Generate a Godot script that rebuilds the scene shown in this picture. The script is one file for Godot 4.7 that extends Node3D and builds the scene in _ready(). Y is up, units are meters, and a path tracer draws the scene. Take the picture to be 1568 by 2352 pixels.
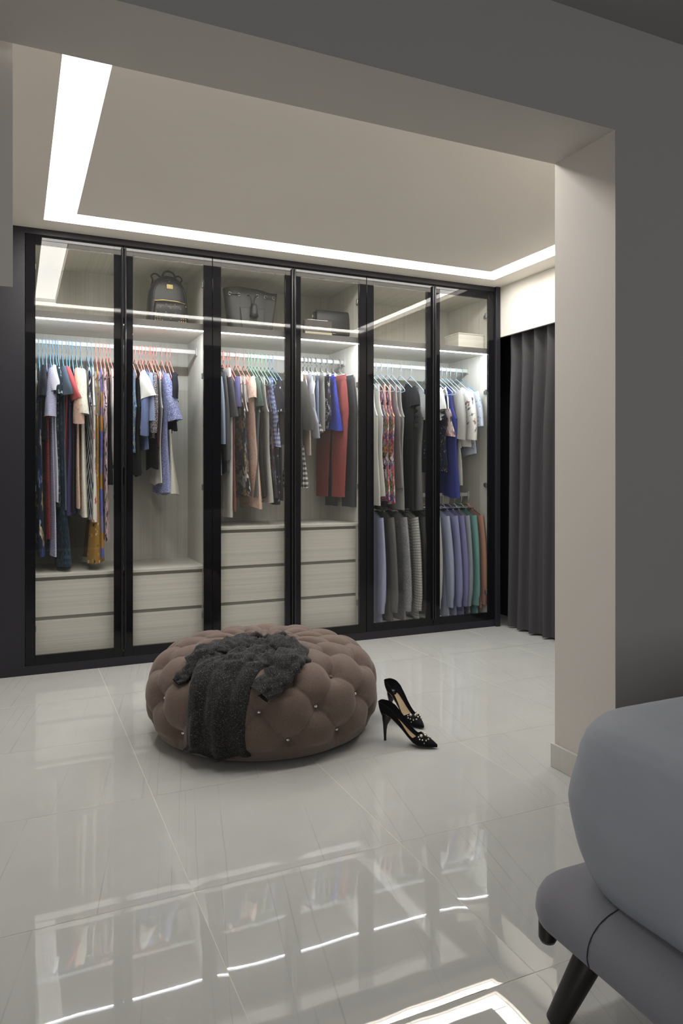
extends Node3D
# A dressing room seen from the bedroom: a glazed black wardrobe, a tufted ottoman with a sweater, a pair of pumps, the corner of a bed.

const ZF := -4.21          # front plane of the wardrobe doors
const ZR := -4.5           # clothes rails
const TAUF := 6.2831853

var mats := {}
var texs := {}
var used_names := {}
var rng := RandomNumberGenerator.new()

# ---------------------------------------------------------------- mesh builder
class MB:
	var v := PackedVector3Array()
	var n := PackedVector3Array()
	var t := PackedVector2Array()
	var ix := PackedInt32Array()
	func quad(a: Vector3, b: Vector3, c: Vector3, d: Vector3, inside: Vector3, swap := false):
		var nn := (b - a).cross(c - a)
		if nn.length() < 1e-12: nn = (c - a).cross(d - a)
		nn = nn.normalized()
		var pts := [a, b, c, d]
		if nn.dot((a + c) * 0.5 - inside) < 0.0:
			nn = -nn
			pts = [a, d, c, b]
		var k := v.size()
		for p in pts:
			v.append(p); n.append(nn); t.append(MB.planar(p, nn, swap))
		# front faces run clockwise
		ix.append_array(PackedInt32Array([k, k + 2, k + 1, k, k + 3, k + 2]))
	static func planar(p: Vector3, nn: Vector3, swap: bool) -> Vector2:
		var a := nn.abs()
		var uv: Vector2
		if a.x >= a.y and a.x >= a.z: uv = Vector2(p.z, p.y)
		elif a.y >= a.z: uv = Vector2(p.x, p.z)
		else: uv = Vector2(p.x, p.y)
		return Vector2(uv.y, uv.x) if swap else uv
	func box(lo: Vector3, hi: Vector3, bev := 0.0, swap := false):
		var c := (lo + hi) * 0.5
		var h := (hi - lo) * 0.5
		var b: float = minf(bev, minf(h.x, minf(h.y, h.z)) * 0.95)
		for ax in 3:
			var u := (ax + 1) % 3
			var w := (ax + 2) % 3
			for s in [-1.0, 1.0]:
				var q := []
				for e in [[-1, -1], [1, -1], [1, 1], [-1, 1]]:
					var p := Vector3.ZERO
					p[ax] = s * h[ax]; p[u] = e[0] * (h[u] - b); p[w] = e[1] * (h[w] - b)
					q.append(c + p)
				quad(q[0], q[1], q[2], q[3], c, swap)
			if b > 0.0:
				for su in [-1.0, 1.0]:
					for sw in [-1.0, 1.0]:
						var q2 := []
						for e in [[0, -1], [0, 1], [1, 1], [1, -1]]:
							var p := Vector3.ZERO
							p[ax] = e[1] * (h[ax] - b)
							p[u] = su * (h[u] - (b if e[0] == 0 else 0.0)); p[w] = sw * (h[w] - (0.0 if e[0] == 0 else b))
							q2.append(c + p)
						quad(q2[0], q2[1], q2[2], q2[3], c, swap)
		if b > 0.0:
			for sx in [-1.0, 1.0]:
				for sy in [-1.0, 1.0]:
					for sz in [-1.0, 1.0]:
						var s := Vector3(sx, sy, sz)
						var a := c + s * Vector3(h.x, h.y - b, h.z - b)
						var d := c + s * Vector3(h.x - b, h.y, h.z - b)
						var e := c + s * Vector3(h.x - b, h.y - b, h.z)
						quad(a, d, e, a, c, swap)
	# a grid of points P[j][i]; normals are smooth
	func grid(P: Array, uvs: Array, closed := false):
		var rows := P.size()
		var cols: int = P[0].size()
		var k := v.size()
		for j in rows:
			var r: PackedVector3Array = P[j]
			var r0: PackedVector3Array = P[maxi(j - 1, 0)]
			var r1: PackedVector3Array = P[mini(j + 1, rows - 1)]
			for i in cols:
				var il := i - 1
				var ir := i + 1
				if closed:
					if il < 0: il = cols - 2
					if ir > cols - 1: ir = 1
				else:
					il = maxi(il, 0); ir = mini(ir, cols - 1)
				var du := r[ir] - r[il]
				var dv := r1[i] - r0[i]
				var nn := dv.cross(du)
				if nn.length_squared() < 1e-18:
					nn = (P[mini(j + 2, rows - 1)][i] - P[maxi(j - 2, 0)][i]).cross(P[mini(j + 1, rows - 1)][ir] - P[mini(j + 1, rows - 1)][il])
					if nn.length_squared() < 1e-18: nn = (P[maxi(j - 1, 0)][i] - r[i]).cross(P[maxi(j - 1, 0)][il] - P[maxi(j - 1, 0)][ir])
					if nn.length_squared() < 1e-18: nn = Vector3.UP
				v.append(r[i]); n.append(nn.normalized()); t.append(uvs[j][i])
		for j in rows - 1:
			for i in cols - 1:
				var a := k + j * cols + i
				ix.append_array(PackedInt32Array([a, a + 1, a + cols, a + 1, a + cols + 1, a + cols]))
	# round tube through points, with a radius each
	func tube(path: Array, rad, seg := 8, closed := false, caps := true, flat := 1.0, flat_up := Vector3.UP):
		var P := []; var U := []
		var m := path.size()
		var acc := 0.0
		for j in m:
			var a: Vector3 = path[(j - 1 + m) % m] if closed else path[maxi(j - 1, 0)]
			var b: Vector3 = path[(j + 1) % m] if closed else path[mini(j + 1, m - 1)]
			var d := (b - a).normalized()
			var up := flat_up if absf(d.dot(flat_up)) < 0.95 else Vector3(0.3, 0.2, 0.9).normalized()
			var x := d.cross(up).normalized()
			var y := x.cross(d).normalized()
			var rr: float = rad[j] if rad is Array else rad
			if j > 0: acc += (path[j] - path[j - 1]).length()
			var ring := PackedVector3Array(); var ur := PackedVector2Array()
			for i in seg + 1:
				var an := TAUF * i / seg
				ring.append(path[j] + (x * cos(an) + y * sin(an) * flat) * rr)
				ur.append(Vector2(rr * an, acc))
			P.append(ring); U.append(ur)
		if closed:
			P.append(P[0]); U.append(U[0])
		elif caps:
			for e in [0, m - 1]:
				var ring := PackedVector3Array(); var ur := PackedVector2Array()
				for i in seg + 1:
					ring.append(path[e]); ur.append(Vector2.ZERO)
				if e == 0: P.insert(0, ring); U.insert(0, ur)
				else: P.append(ring); U.append(ur)
		grid(P, U, true)
	func lathe(prof: Array, c := Vector3.ZERO, seg := 24):
		var P := []; var U := []
		for p in prof:
			var ring := PackedVector3Array(); var ur := PackedVector2Array()
			for i in seg + 1:
				var an := TAUF * i / seg
				ring.append(c + Vector3(p[0] * sin(an), p[1], p[0] * cos(an)))
				ur.append(Vector2(an * 0.1, p[1]))
			P.append(ring); U.append(ur)
		grid(P, U, true)
	func ball(c: Vector3, r: float, seg := 10, squash := 1.0):
		var pr := []
		for k in seg / 2 + 1:
			var a := PI * k / (seg / 2)
			pr.append([r * sin(a), r * cos(a) * squash])
		lathe(pr, c, seg)
	func mesh() -> ArrayMesh:
		var arr := []
		arr.resize(Mesh.ARRAY_MAX)
		arr[Mesh.ARRAY_VERTEX] = v; arr[Mesh.ARRAY_NORMAL] = n; arr[Mesh.ARRAY_TEX_UV] = t; arr[Mesh.ARRAY_INDEX] = ix
		var m := ArrayMesh.new()
		m.add_surface_from_arrays(Mesh.PRIMITIVE_TRIANGLES, arr)
		return m

# ---------------------------------------------------------------- scene helpers
func numbered(called: String) -> String:
	var k: int = used_names.get(called, 0)
	used_names[called] = k + 1
	return called if k == 0 else "%s_%03d" % [called, k]

func thing(called: String, label: String, category: String, at := Vector3.ZERO, turn := 0.0, group := "") -> Node3D:
	var o := Node3D.new()
	o.name = numbered(called)
	add_child(o)
	o.position = at; o.rotation.y = turn
	o.set_meta("label", label); o.set_meta("category", category)
	if group: o.set_meta("group", group)
	return o

func part(called: String, m, mat: Material, parent: Node = self) -> MeshInstance3D:
	var o := MeshInstance3D.new()
	o.name = numbered(called) if parent == self else called
	o.mesh = m.mesh() if m is MB else m
	o.material_override = mat
	parent.add_child(o, true)
	return o

func struct(called: String, m, mat: Material, parent: Node = self) -> MeshInstance3D:
	var o := part(called, m, mat, parent)
	if parent == self: o.set_meta("kind", "structure")
	return o

func bx(x0, y0, z0, x1, y1, z1, bev := 0.0, swap := false) -> MB:
	var m := MB.new()
	m.box(Vector3(x0, y0, z0), Vector3(x1, y1, z1), bev, swap)
	return m

# ---------------------------------------------------------------- materials
func mat(key: String, col: Color, rough := 0.6, opt := {}) -> StandardMaterial3D:
	if mats.has(key): return mats[key]
	var m := StandardMaterial3D.new()
	m.resource_name = key
	m.albedo_color = col
	m.roughness = rough
	m.metallic_specular = opt.get("spec", 0.5)
	m.metallic = opt.get("metal", 0.0)
	if opt.has("tex"):
		m.albedo_texture = opt.tex
		var s: float = opt.get("scale", 1.0)
		m.uv1_scale = Vector3(s, opt.get("scale_v", s), 1)
	if opt.has("rim"):
		m.rim_enabled = true; m.rim = opt.rim; m.rim_tint = 0.5
	if opt.has("bump"):
		m.heightmap_enabled = true; m.heightmap_texture = opt.bump; m.heightmap_scale = opt.get("bump_scale", 0.1)
	if opt.has("emit"):
		m.emission_enabled = true; m.emission = opt.get("emit_col", Color.WHITE); m.emission_energy_multiplier = opt.emit
	mats[key] = m
	return m

func image(w: int, h: int, f: Callable) -> ImageTexture:
	var b := PackedByteArray()
	b.resize(w * h * 3)
	var k := 0
	for y in h:
		for x in w:
			var c: Color = f.call(x, y)
			b[k] = clampi(int(c.r * 255.0), 0, 255); b[k + 1] = clampi(int(c.g * 255.0), 0, 255); b[k + 2] = clampi(int(c.b * 255.0), 0, 255)
			k += 3
	return ImageTexture.create_from_image(Image.create_from_data(w, h, false, Image.FORMAT_RGB8, b))

func hash1(i: int, s: int) -> float:
	var h := (i * 374761393 + s * 668265263) & 0x7fffffff
	h = ((h ^ (h >> 13)) * 1274126177) & 0x7fffffff
	return float((h ^ (h >> 16)) & 0xffff) / 65535.0

func streaks(key: String, col: Color, amount: float, seed_: int) -> ImageTexture:
	if texs.has(key): return texs[key]
	var w := 512
	var cols := PackedFloat32Array()
	for x in w:
		var a := 0.0
		a += (hash1(x, seed_) - 0.5) * 0.55
		a += (hash1(x / 3, seed_ + 1) - 0.5) * 0.6
		a += (hash1(x / 11, seed_ + 2) - 0.5) * 0.5
		cols.append(a)
	var nz := FastNoiseLite.new()
	nz.seed = seed_; nz.frequency = 0.02
	texs[key] = image(w, 128, func(x, y):
		var d: float = cols[x] * (0.75 + 0.6 * nz.get_noise_2d(x * 3.0, y * 1.2)) * amount
		return Color(col.r * (1.0 + d), col.g * (1.0 + d), col.b * (1.0 + d)))
	return texs[key]

# cloth prints: blobs of colour scattered on a base, wrapped round the edges of the repeat
func print_tex(key: String, base: Color, cols: Array, count: int, r0: float, r1: float, seed_: int, petal := 0.0, stretch := 1.0) -> ImageTexture:
	if texs.has(key): return texs[key]
	var w := 192
	var im := Image.create(w, w, false, Image.FORMAT_RGB8)
	im.fill(base)
	var r := RandomNumberGenerator.new()
	r.seed = seed_
	for k in count:
		var cx := r.randf() * w; var cy := r.randf() * w
		var rad := r.randf_range(r0, r1) * w
		var col: Color = cols[r.randi() % cols.size()]
		col = col.lerp(base, r.randf() * 0.25)
		var ph := r.randf() * TAUF
		var lobes := r.randi_range(3, 6)
		var q := int(rad * 1.5 * stretch) + 1
		for dy in range(-q, q + 1):
			for dx in range(-q, q + 1):
				var ex := (dx * cos(ph) + dy * sin(ph)) / stretch
				var ey := -dx * sin(ph) + dy * cos(ph)
				var d := sqrt(ex * ex + ey * ey)
				var lim := rad * (1.0 + petal * cos(lobes * atan2(ey, ex)))
				if d < lim:
					im.set_pixel(posmod(int(cx) + dx, w), posmod(int(cy) + dy, w), col if d > lim * 0.3 or petal == 0.0 else col.darkened(0.35))
	texs[key] = ImageTexture.create_from_image(im)
	return texs[key]

func weave(key: String, a: Color, b: Color, seed_: int, coarse := 1) -> ImageTexture:   # a melange of two yarns
	if texs.has(key): return texs[key]
	texs[key] = image(128, 128, func(x, y):
		var h := hash1((x / coarse) * 977 + (y / coarse) * 131, seed_)
		return a.lerp(b, h * h))
	return texs[key]

func gingham(key: String, a: Color, b: Color) -> ImageTexture:
	if texs.has(key): return texs[key]
	texs[key] = image(64, 64, func(x, y):
		var k := int(x < 32) + int(y < 32)
		return a.lerp(b, k * 0.5))
	return texs[key]

func bands(key: String, a: Color, b: Color, share: float, across := true) -> ImageTexture:
	if texs.has(key): return texs[key]
	texs[key] = image(64, 64, func(x, y): return b if float(y if across else x) / 64.0 < share else a)
	return texs[key]

func hx(s: String) -> Color: return Color.html(s)

func cloth(key: String) -> Material:
	if mats.has(key): return mats[key]
	var o := {"spec": 0.2, "rim": 0.15}
	var c := Color.WHITE
	var s := 6.0
	match key:
		"navy_geo": o.tex = print_tex(key, hx("20253c"), [hx("b9a98f"), hx("c9bd8a"), hx("3a4fa0"), hx("7fa3c9")], 22, 0.03, 0.07, 5, 0.25, 1.6); s = 2.0
		"maroon": o.tex = print_tex(key, hx("7c2c34"), [hx("44181e"), hx("8f3a44"), hx("2e1016")], 160, 0.012, 0.03, 6, 0.3); s = 4.0
		"stripe_blue": o.tex = bands(key, hx("e6e6f2"), hx("5b66a8"), 0.45); s = 140.0
		"scroll_dark": o.tex = print_tex(key, hx("1e2c33"), [hx("b9c0c0"), hx("8a989c")], 60, 0.012, 0.022, 8, 0.4, 2.2); s = 4.0
		"teal_print": o.tex = print_tex(key, hx("22313f"), [hx("33495a"), hx("18242f"), hx("3d5868")], 120, 0.02, 0.04, 9, 0.3); s = 4.0
		"blush_lace": o.tex = print_tex(key, hx("d9b9a6"), [hx("ecd6c8"), hx("c79f8c"), hx("e6c8b8")], 260, 0.012, 0.03, 10, 0.4); s = 4.5
		"ivory_lace": o.tex = print_tex(key, hx("e0ddcc"), [hx("f1efe4"), hx("cbc8b4")], 260, 0.012, 0.028, 11, 0.3); s = 4.5
		"chevron": o.tex = image(96, 96, func(x, y):
			var d := posmod(y + absi(posmod(x + 48, 96) - 48) * 2, 32)
			return hx("e8e6df") if d < 8 else hx("1d2036")); s = 4.0
		"white_coral": o.tex = print_tex(key, hx("e9e4dc"), [hx("c8564f"), hx("d98a80"), hx("5f7f95"), hx("9aa878")], 16, 0.04, 0.09, 12, 0.3); s = 2.0
		"mustard": o.tex = print_tex(key, hx("9c7a3c"), [hx("e6d9c4"), hx("6a4a20"), hx("c9a05a"), hx("3f3a38")], 34, 0.015, 0.035, 13, 0.3); s = 3.0
		"periwinkle": o.tex = image(64, 128, func(x, y): return hx("6a70c4") if y < 58 else (hx("b98a3a") if y < 92 else hx("8a86b8"))); s = 3.0
		"pink_tropic": o.tex = print_tex(key, hx("d8b4c2"), [hx("5f7a58"), hx("2f3e3a"), hx("8fa070"), hx("ecdde2")], 30, 0.025, 0.06, 14, 0.45, 1.8); s = 2.5
		"blue_floral": o.tex = print_tex(key, hx("5f7898"), [hx("7f9a5a"), hx("c9cdb0"), hx("35506e"), hx("a8b8c8")], 70, 0.03, 0.06, 15, 0.35); s = 4.0
		"bw_print": o.tex = weave(key, hx("2a282c"), hx("efe9ea"), 16, 3); s = 7.0
		"melange_blue": o.tex = weave(key, hx("5d68a4"), hx("eef0f8"), 17, 1); s = 3.0
		"floral_bw": o.tex = print_tex(key, hx("2a2c32"), [hx("e4e2da"), hx("dedcd6"), hx("e4e2da"), hx("1f2226"), hx("c9a85a"), hx("c9764e"), hx("55608c")], 40, 0.03, 0.08, 18, 0.4, 1.4); s = 2.2
		"paisley": o.tex = print_tex(key, hx("3c3540"), [hx("57508a"), hx("8c3848"), hx("84806a"), hx("2a2630"), hx("9a90a8")], 70, 0.03, 0.06, 19, 0.4, 1.5); s = 2.2
		"gingham_blue": o.tex = gingham(key, hx("e9ebf5"), hx("6a78b4")); s = 38.0
		"gingham_black": o.tex = gingham(key, hx("e9e8e4"), hx("17171a")); s = 32.0
		"polka": o.tex = print_tex(key, hx("2b2a33"), [hx("e8e8ec")], 16, 0.022, 0.026, 20); s = 3.6
		"black_floral": o.tex = print_tex(key, hx("1f1f25"), [hx("e2e0e8"), hx("8a84b8"), hx("c8c6c0")], 30, 0.018, 0.04, 21, 0.5, 1.8); s = 3.4
		"tank_floral": o.tex = print_tex(key, hx("b0a4a4"), [hx("b03a4c"), hx("c8606c"), hx("5c5a94"), hx("7f6f9f"), hx("6f8058"), hx("e8e0dc"), hx("d08a50"), hx("4a2830")], 170, 0.035, 0.075, 22, 0.3); s = 2.4
		"star_navy": o.tex = print_tex(key, hx("1c1c2e"), [hx("d8d6de"), hx("7a7c98"), hx("c8b878")], 40, 0.008, 0.02, 23, 0.4); s = 3.4
		"bird_white": o.tex = print_tex(key, hx("e4e1da"), [hx("4a4a5c"), hx("8a6a58"), hx("6a7080")], 18, 0.015, 0.03, 24, 0.5, 2.6); s = 3.2
		"cami_floral": o.tex = print_tex(key, hx("dcd0cc"), [hx("b4685c"), hx("3a3e60"), hx("c89488")], 18, 0.05, 0.1, 25, 0.3); s = 4.0
		"micro_grey": o.tex = weave(key, hx("6e6e70"), hx("c8c8cc"), 26, 2); s = 8.0
		"check_grey": o.tex = image(64, 64, func(x, y): return hx("4e4e4c") if x < 9 or y < 9 else hx("b9b8b0")); s = 55.0
		"pale_print": o.tex = print_tex(key, hx("b8c2d0"), [hx("dfe5ec"), hx("8a98b0")], 60, 0.015, 0.03, 27, 0.4); s = 4.0
		"lace_black": o.tex = print_tex(key, hx("1a1d24"), [hx("2f3640"), hx("101216")], 200, 0.012, 0.025, 28, 0.4); s = 4.5
		"lace_royal": o.tex = print_tex(key, hx("3a48b4"), [hx("2c388f"), hx("4a5ac8")], 120, 0.012, 0.025, 29, 0.3); s = 4.5
		"fine_stripe": o.tex = bands(key, hx("c4c8d6"), hx("8a94b0"), 0.4, false); s = 90.0
		_: 
			c = hx(key)
			c = Color.from_hsv(c.h, c.s * 0.72, minf(c.v * 1.08, 0.93))
			var gr := "weave_plain"
			if not texs.has(gr): weave(gr, Color(0.86, 0.86, 0.86), Color.WHITE, 30, 1)
			o.tex = texs[gr]; s = 14.0
	o.scale = s
	return mat(key, c, 0.85, o)

func lerpf2(a: Array, x: float) -> float:   # piecewise linear through [x, y] pairs
	if x <= a[0][0]: return a[0][1]
	for k in range(1, a.size()):
		if x <= a[k][0]:
			return lerpf(a[k - 1][1], a[k][1], (x - a[k - 1][0]) / (a[k][0] - a[k - 1][0]))
	return a[-1][1]

func smooth_path(p: Array, per := 5) -> Array:
	var out := []
	for k in p.size() - 1:
		var a: Vector3 = p[maxi(k - 1, 0)]; var b: Vector3 = p[k]; var c: Vector3 = p[k + 1]; var d: Vector3 = p[mini(k + 2, p.size() - 1)]
		for i in per: out.append(b.cubic_interpolate(c, a, d, float(i) / per))
	out.append(p[-1])
	return out

# ---------------------------------------------------------------- clothes
# rows: [y, half width, half thickness, z centre]; a soft closed loop at every row, hanging in a plane across the rail
func drape(rows: Array, fold: float, k: float, sd: int, lean: float, flare := 0.0, hem_wave := 0.01, tp := {}) -> MB:
	var m := MB.new()
	var P := []; var U := []
	var steps := 30; var seg := 36
	var p1 := hash1(sd, 1) * TAUF; var p2 := hash1(sd, 2) * TAUF; var p3 := hash1(sd, 3) * TAUF
	var top: float = rows[0][0]; var bot: float = rows[-1][0]
	for j in steps + 1:
		var f := float(j) / steps
		var y := lerpf(top, bot, f)
		var q := 0
		while q < rows.size() - 2 and y < rows[q + 1][0]: q += 1
		var r0: Array = rows[q]; var r1: Array = rows[q + 1]
		var g: float = clampf((r0[0] - y) / maxf(r0[0] - r1[0], 1e-5), 0.0, 1.0)
		var pre: Array = rows[maxi(q - 1, 0)]; var post: Array = rows[mini(q + 2, rows.size() - 1)]
		var hw: float = cubic_interpolate(r0[1], r1[1], pre[1], post[1], g)
		var th: float = lerpf(r0[2], r1[2], g)
		var zc: float = lerpf(r0[3], r1[3], g)
		var amp := fold * smoothstep(0.05, 0.9, f)
		var ring := PackedVector3Array(); var ur := PackedVector2Array()
		for i in seg + 1:
			var a := TAUF * i / seg
			var ca := cos(a); var sa := sin(a)
			var z := zc + hw * signf(ca) * pow(absf(ca), 0.75)
			var x := (th + flare * f * f) * signf(sa) * pow(absf(sa), 0.8)
			x += amp * (sin(k * (z - zc) * 10.0 + p1 + 1.3 * sin(2.2 * f + p2)) + 0.5 * sin(k * 23.0 * (z - zc) + p3))
			x += lean * f
			var yy := y
			if f > 0.9: yy += hem_wave * (f - 0.9) * 10.0 * sin(9.0 * z / maxf(hw, 0.05) * 0.4 + p2)
			if not tp.is_empty():   # shoulder line and neckline
				var za := absf(z); var zn: float = tp.zn; var h0: float = rows[0][1]
				var ysh: float = lerpf(tp.ye, tp.ys, clampf((za - zn) / (h0 - zn), 0.0, 1.0)) if za > zn else tp.dip + (tp.ye - tp.dip) * pow(za / zn, 2.5)
				yy += (ysh - top) * maxf(0.0, 1.0 - (top - y) / 0.2)
			ring.append(Vector3(x, yy, z))
			ur.append(Vector2(float(i) / seg * 0.8, y))
		P.append(ring); U.append(ur)
	m.grid(P, U, true)
	return m

func sleeve(side: float, from: Vector3, to: Vector3, w0: float, w1: float, t0: float, t1: float, sd: int, bend := 0.03, cuff := false) -> MB:
	var m := MB.new()
	var P := []; var U := []
	var steps := 14; var seg := 18
	var mid := (from + to) * 0.5 + Vector3(0, 0, side * bend)
	var ph := hash1(sd, 7) * TAUF
	for j in steps + 1:
		var f := float(j) / steps
		var c := from.lerp(mid, f).lerp(mid.lerp(to, f), f)
		var d := (from.lerp(mid, minf(f + 0.02, 1.0)).lerp(mid.lerp(to, minf(f + 0.02, 1.0)), minf(f + 0.02, 1.0)) - c)
		if d.length() < 1e-5: d = to - mid
		d = d.normalized()
		var ax := Vector3.RIGHT
		var bz := ax.cross(d).normalized()
		ax = d.cross(bz).normalized()
		var w := lerpf(w0, w1, f); var th := lerpf(t0, t1, f)
		if cuff and f > 0.9: w *= 0.82; th *= 0.9
		var ring := PackedVector3Array(); var ur := PackedVector2Array()
		for i in seg + 1:
			var a := TAUF * i / seg
			var wob := 1.0 + 0.08 * sin(3.0 * a + ph + 5.0 * f) * f
			ring.append(c + bz * w * cos(a) * wob + ax * th * sin(a) * (1.0 + 0.07 * sin(7.0 * f + ph)))
			ur.append(Vector2(a * 0.05, f * (to - from).length()))
		P.append(ring); U.append(ur)
	m.grid(P, U, true)
	return m

var hanger_mesh := {}
func hanger(kind: String, x: float, rail: float, turn: float, label: String, group: String):
	var t := thing("clip_hanger" if kind == "clip" else "wire_hanger", label, "hanger", Vector3(x, rail, ZR), turn, group)
	var col: Dictionary = {"blue": hx("6695b0"), "pink": hx("d98878"), "green": hx("8fbfa4"), "white": hx("d8d8d4"), "pale": hx("a9c2d4"), "clip": hx("6c6f6f")}
	var m := mat("hanger_" + kind, col[kind], 0.35)
	if not hanger_mesh.has("hook"):
		var h := MB.new()
		h.tube(smooth_path([Vector3(0, -0.08, 0), Vector3(0, -0.062, 0.004), Vector3(0, -0.035, 0.013), Vector3(0, 0.0, 0.0125), Vector3(0, 0.0135, 0.011), Vector3(0, 0.0185, 0), Vector3(0, 0.0135, -0.011), Vector3(0, -0.005, -0.0125), Vector3(0, -0.028, -0.016)], 3), 0.0021, 6)
		hanger_mesh["hook"] = h.mesh()
		var s := MB.new()
		s.tube(smooth_path([Vector3(0, -0.066, 0.0), Vector3(0, -0.08, 0.03), Vector3(0, -0.175, 0.176), Vector3(0, -0.192, 0.19), Vector3(0, -0.2, 0.178), Vector3(0, -0.202, 0.0), Vector3(0, -0.2, -0.178), Vector3(0, -0.192, -0.19), Vector3(0, -0.175, -0.176), Vector3(0, -0.08, -0.03), Vector3(0, -0.066, 0.0)], 3), 0.0024, 6)
		hanger_mesh["arm"] = s.mesh()
		var c := MB.new()   # grey plastic hook of a clip hanger
		c.tube(smooth_path([Vector3(0, -0.052, 0.0), Vector3(0, -0.04, 0.014), Vector3(0, -0.028, 0.012), Vector3(0, 0.0, 0.0135), Vector3(0, 0.019, 0), Vector3(0, 0.0, -0.0135), Vector3(0, -0.016, -0.012)], 3), 0.0042, 6)
		c.box(Vector3(-0.005, -0.07, -0.012), Vector3(0.005, -0.045, 0.012), 0.002)
		hanger_mesh["clip_hook"] = c.mesh()
		var b := MB.new()
		for s2 in [-1.0, 1.0]:
			b.tube([Vector3(0, -0.062, 0.0), Vector3(0, -0.1, s2 * 0.07), Vector3(0, -0.104, s2 * 0.16)], 0.002, 6)
		hanger_mesh["clip_arm"] = b.mesh()
		var cl := MB.new()
		cl.box(Vector3(-0.006, -0.122, -0.007), Vector3(0.006, -0.1, 0.007), 0.002)
		hanger_mesh["clip"] = cl.mesh()
	if kind == "clip":
		part("hook", hanger_mesh["clip_hook"], m, t)
		part("arm", hanger_mesh["clip_arm"], mat("hanger_white", col["white"], 0.3), t)
		for s2 in [-1.0, 1.0]:
			var k := part("clip", hanger_mesh["clip"], mat("hanger_white", col["white"], 0.3), t)
			k.position.z = s2 * 0.15
	else:
		part("hook", hanger_mesh["hook"], m, t)
		part("shoulder_wire", hanger_mesh["arm"], m, t)

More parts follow.
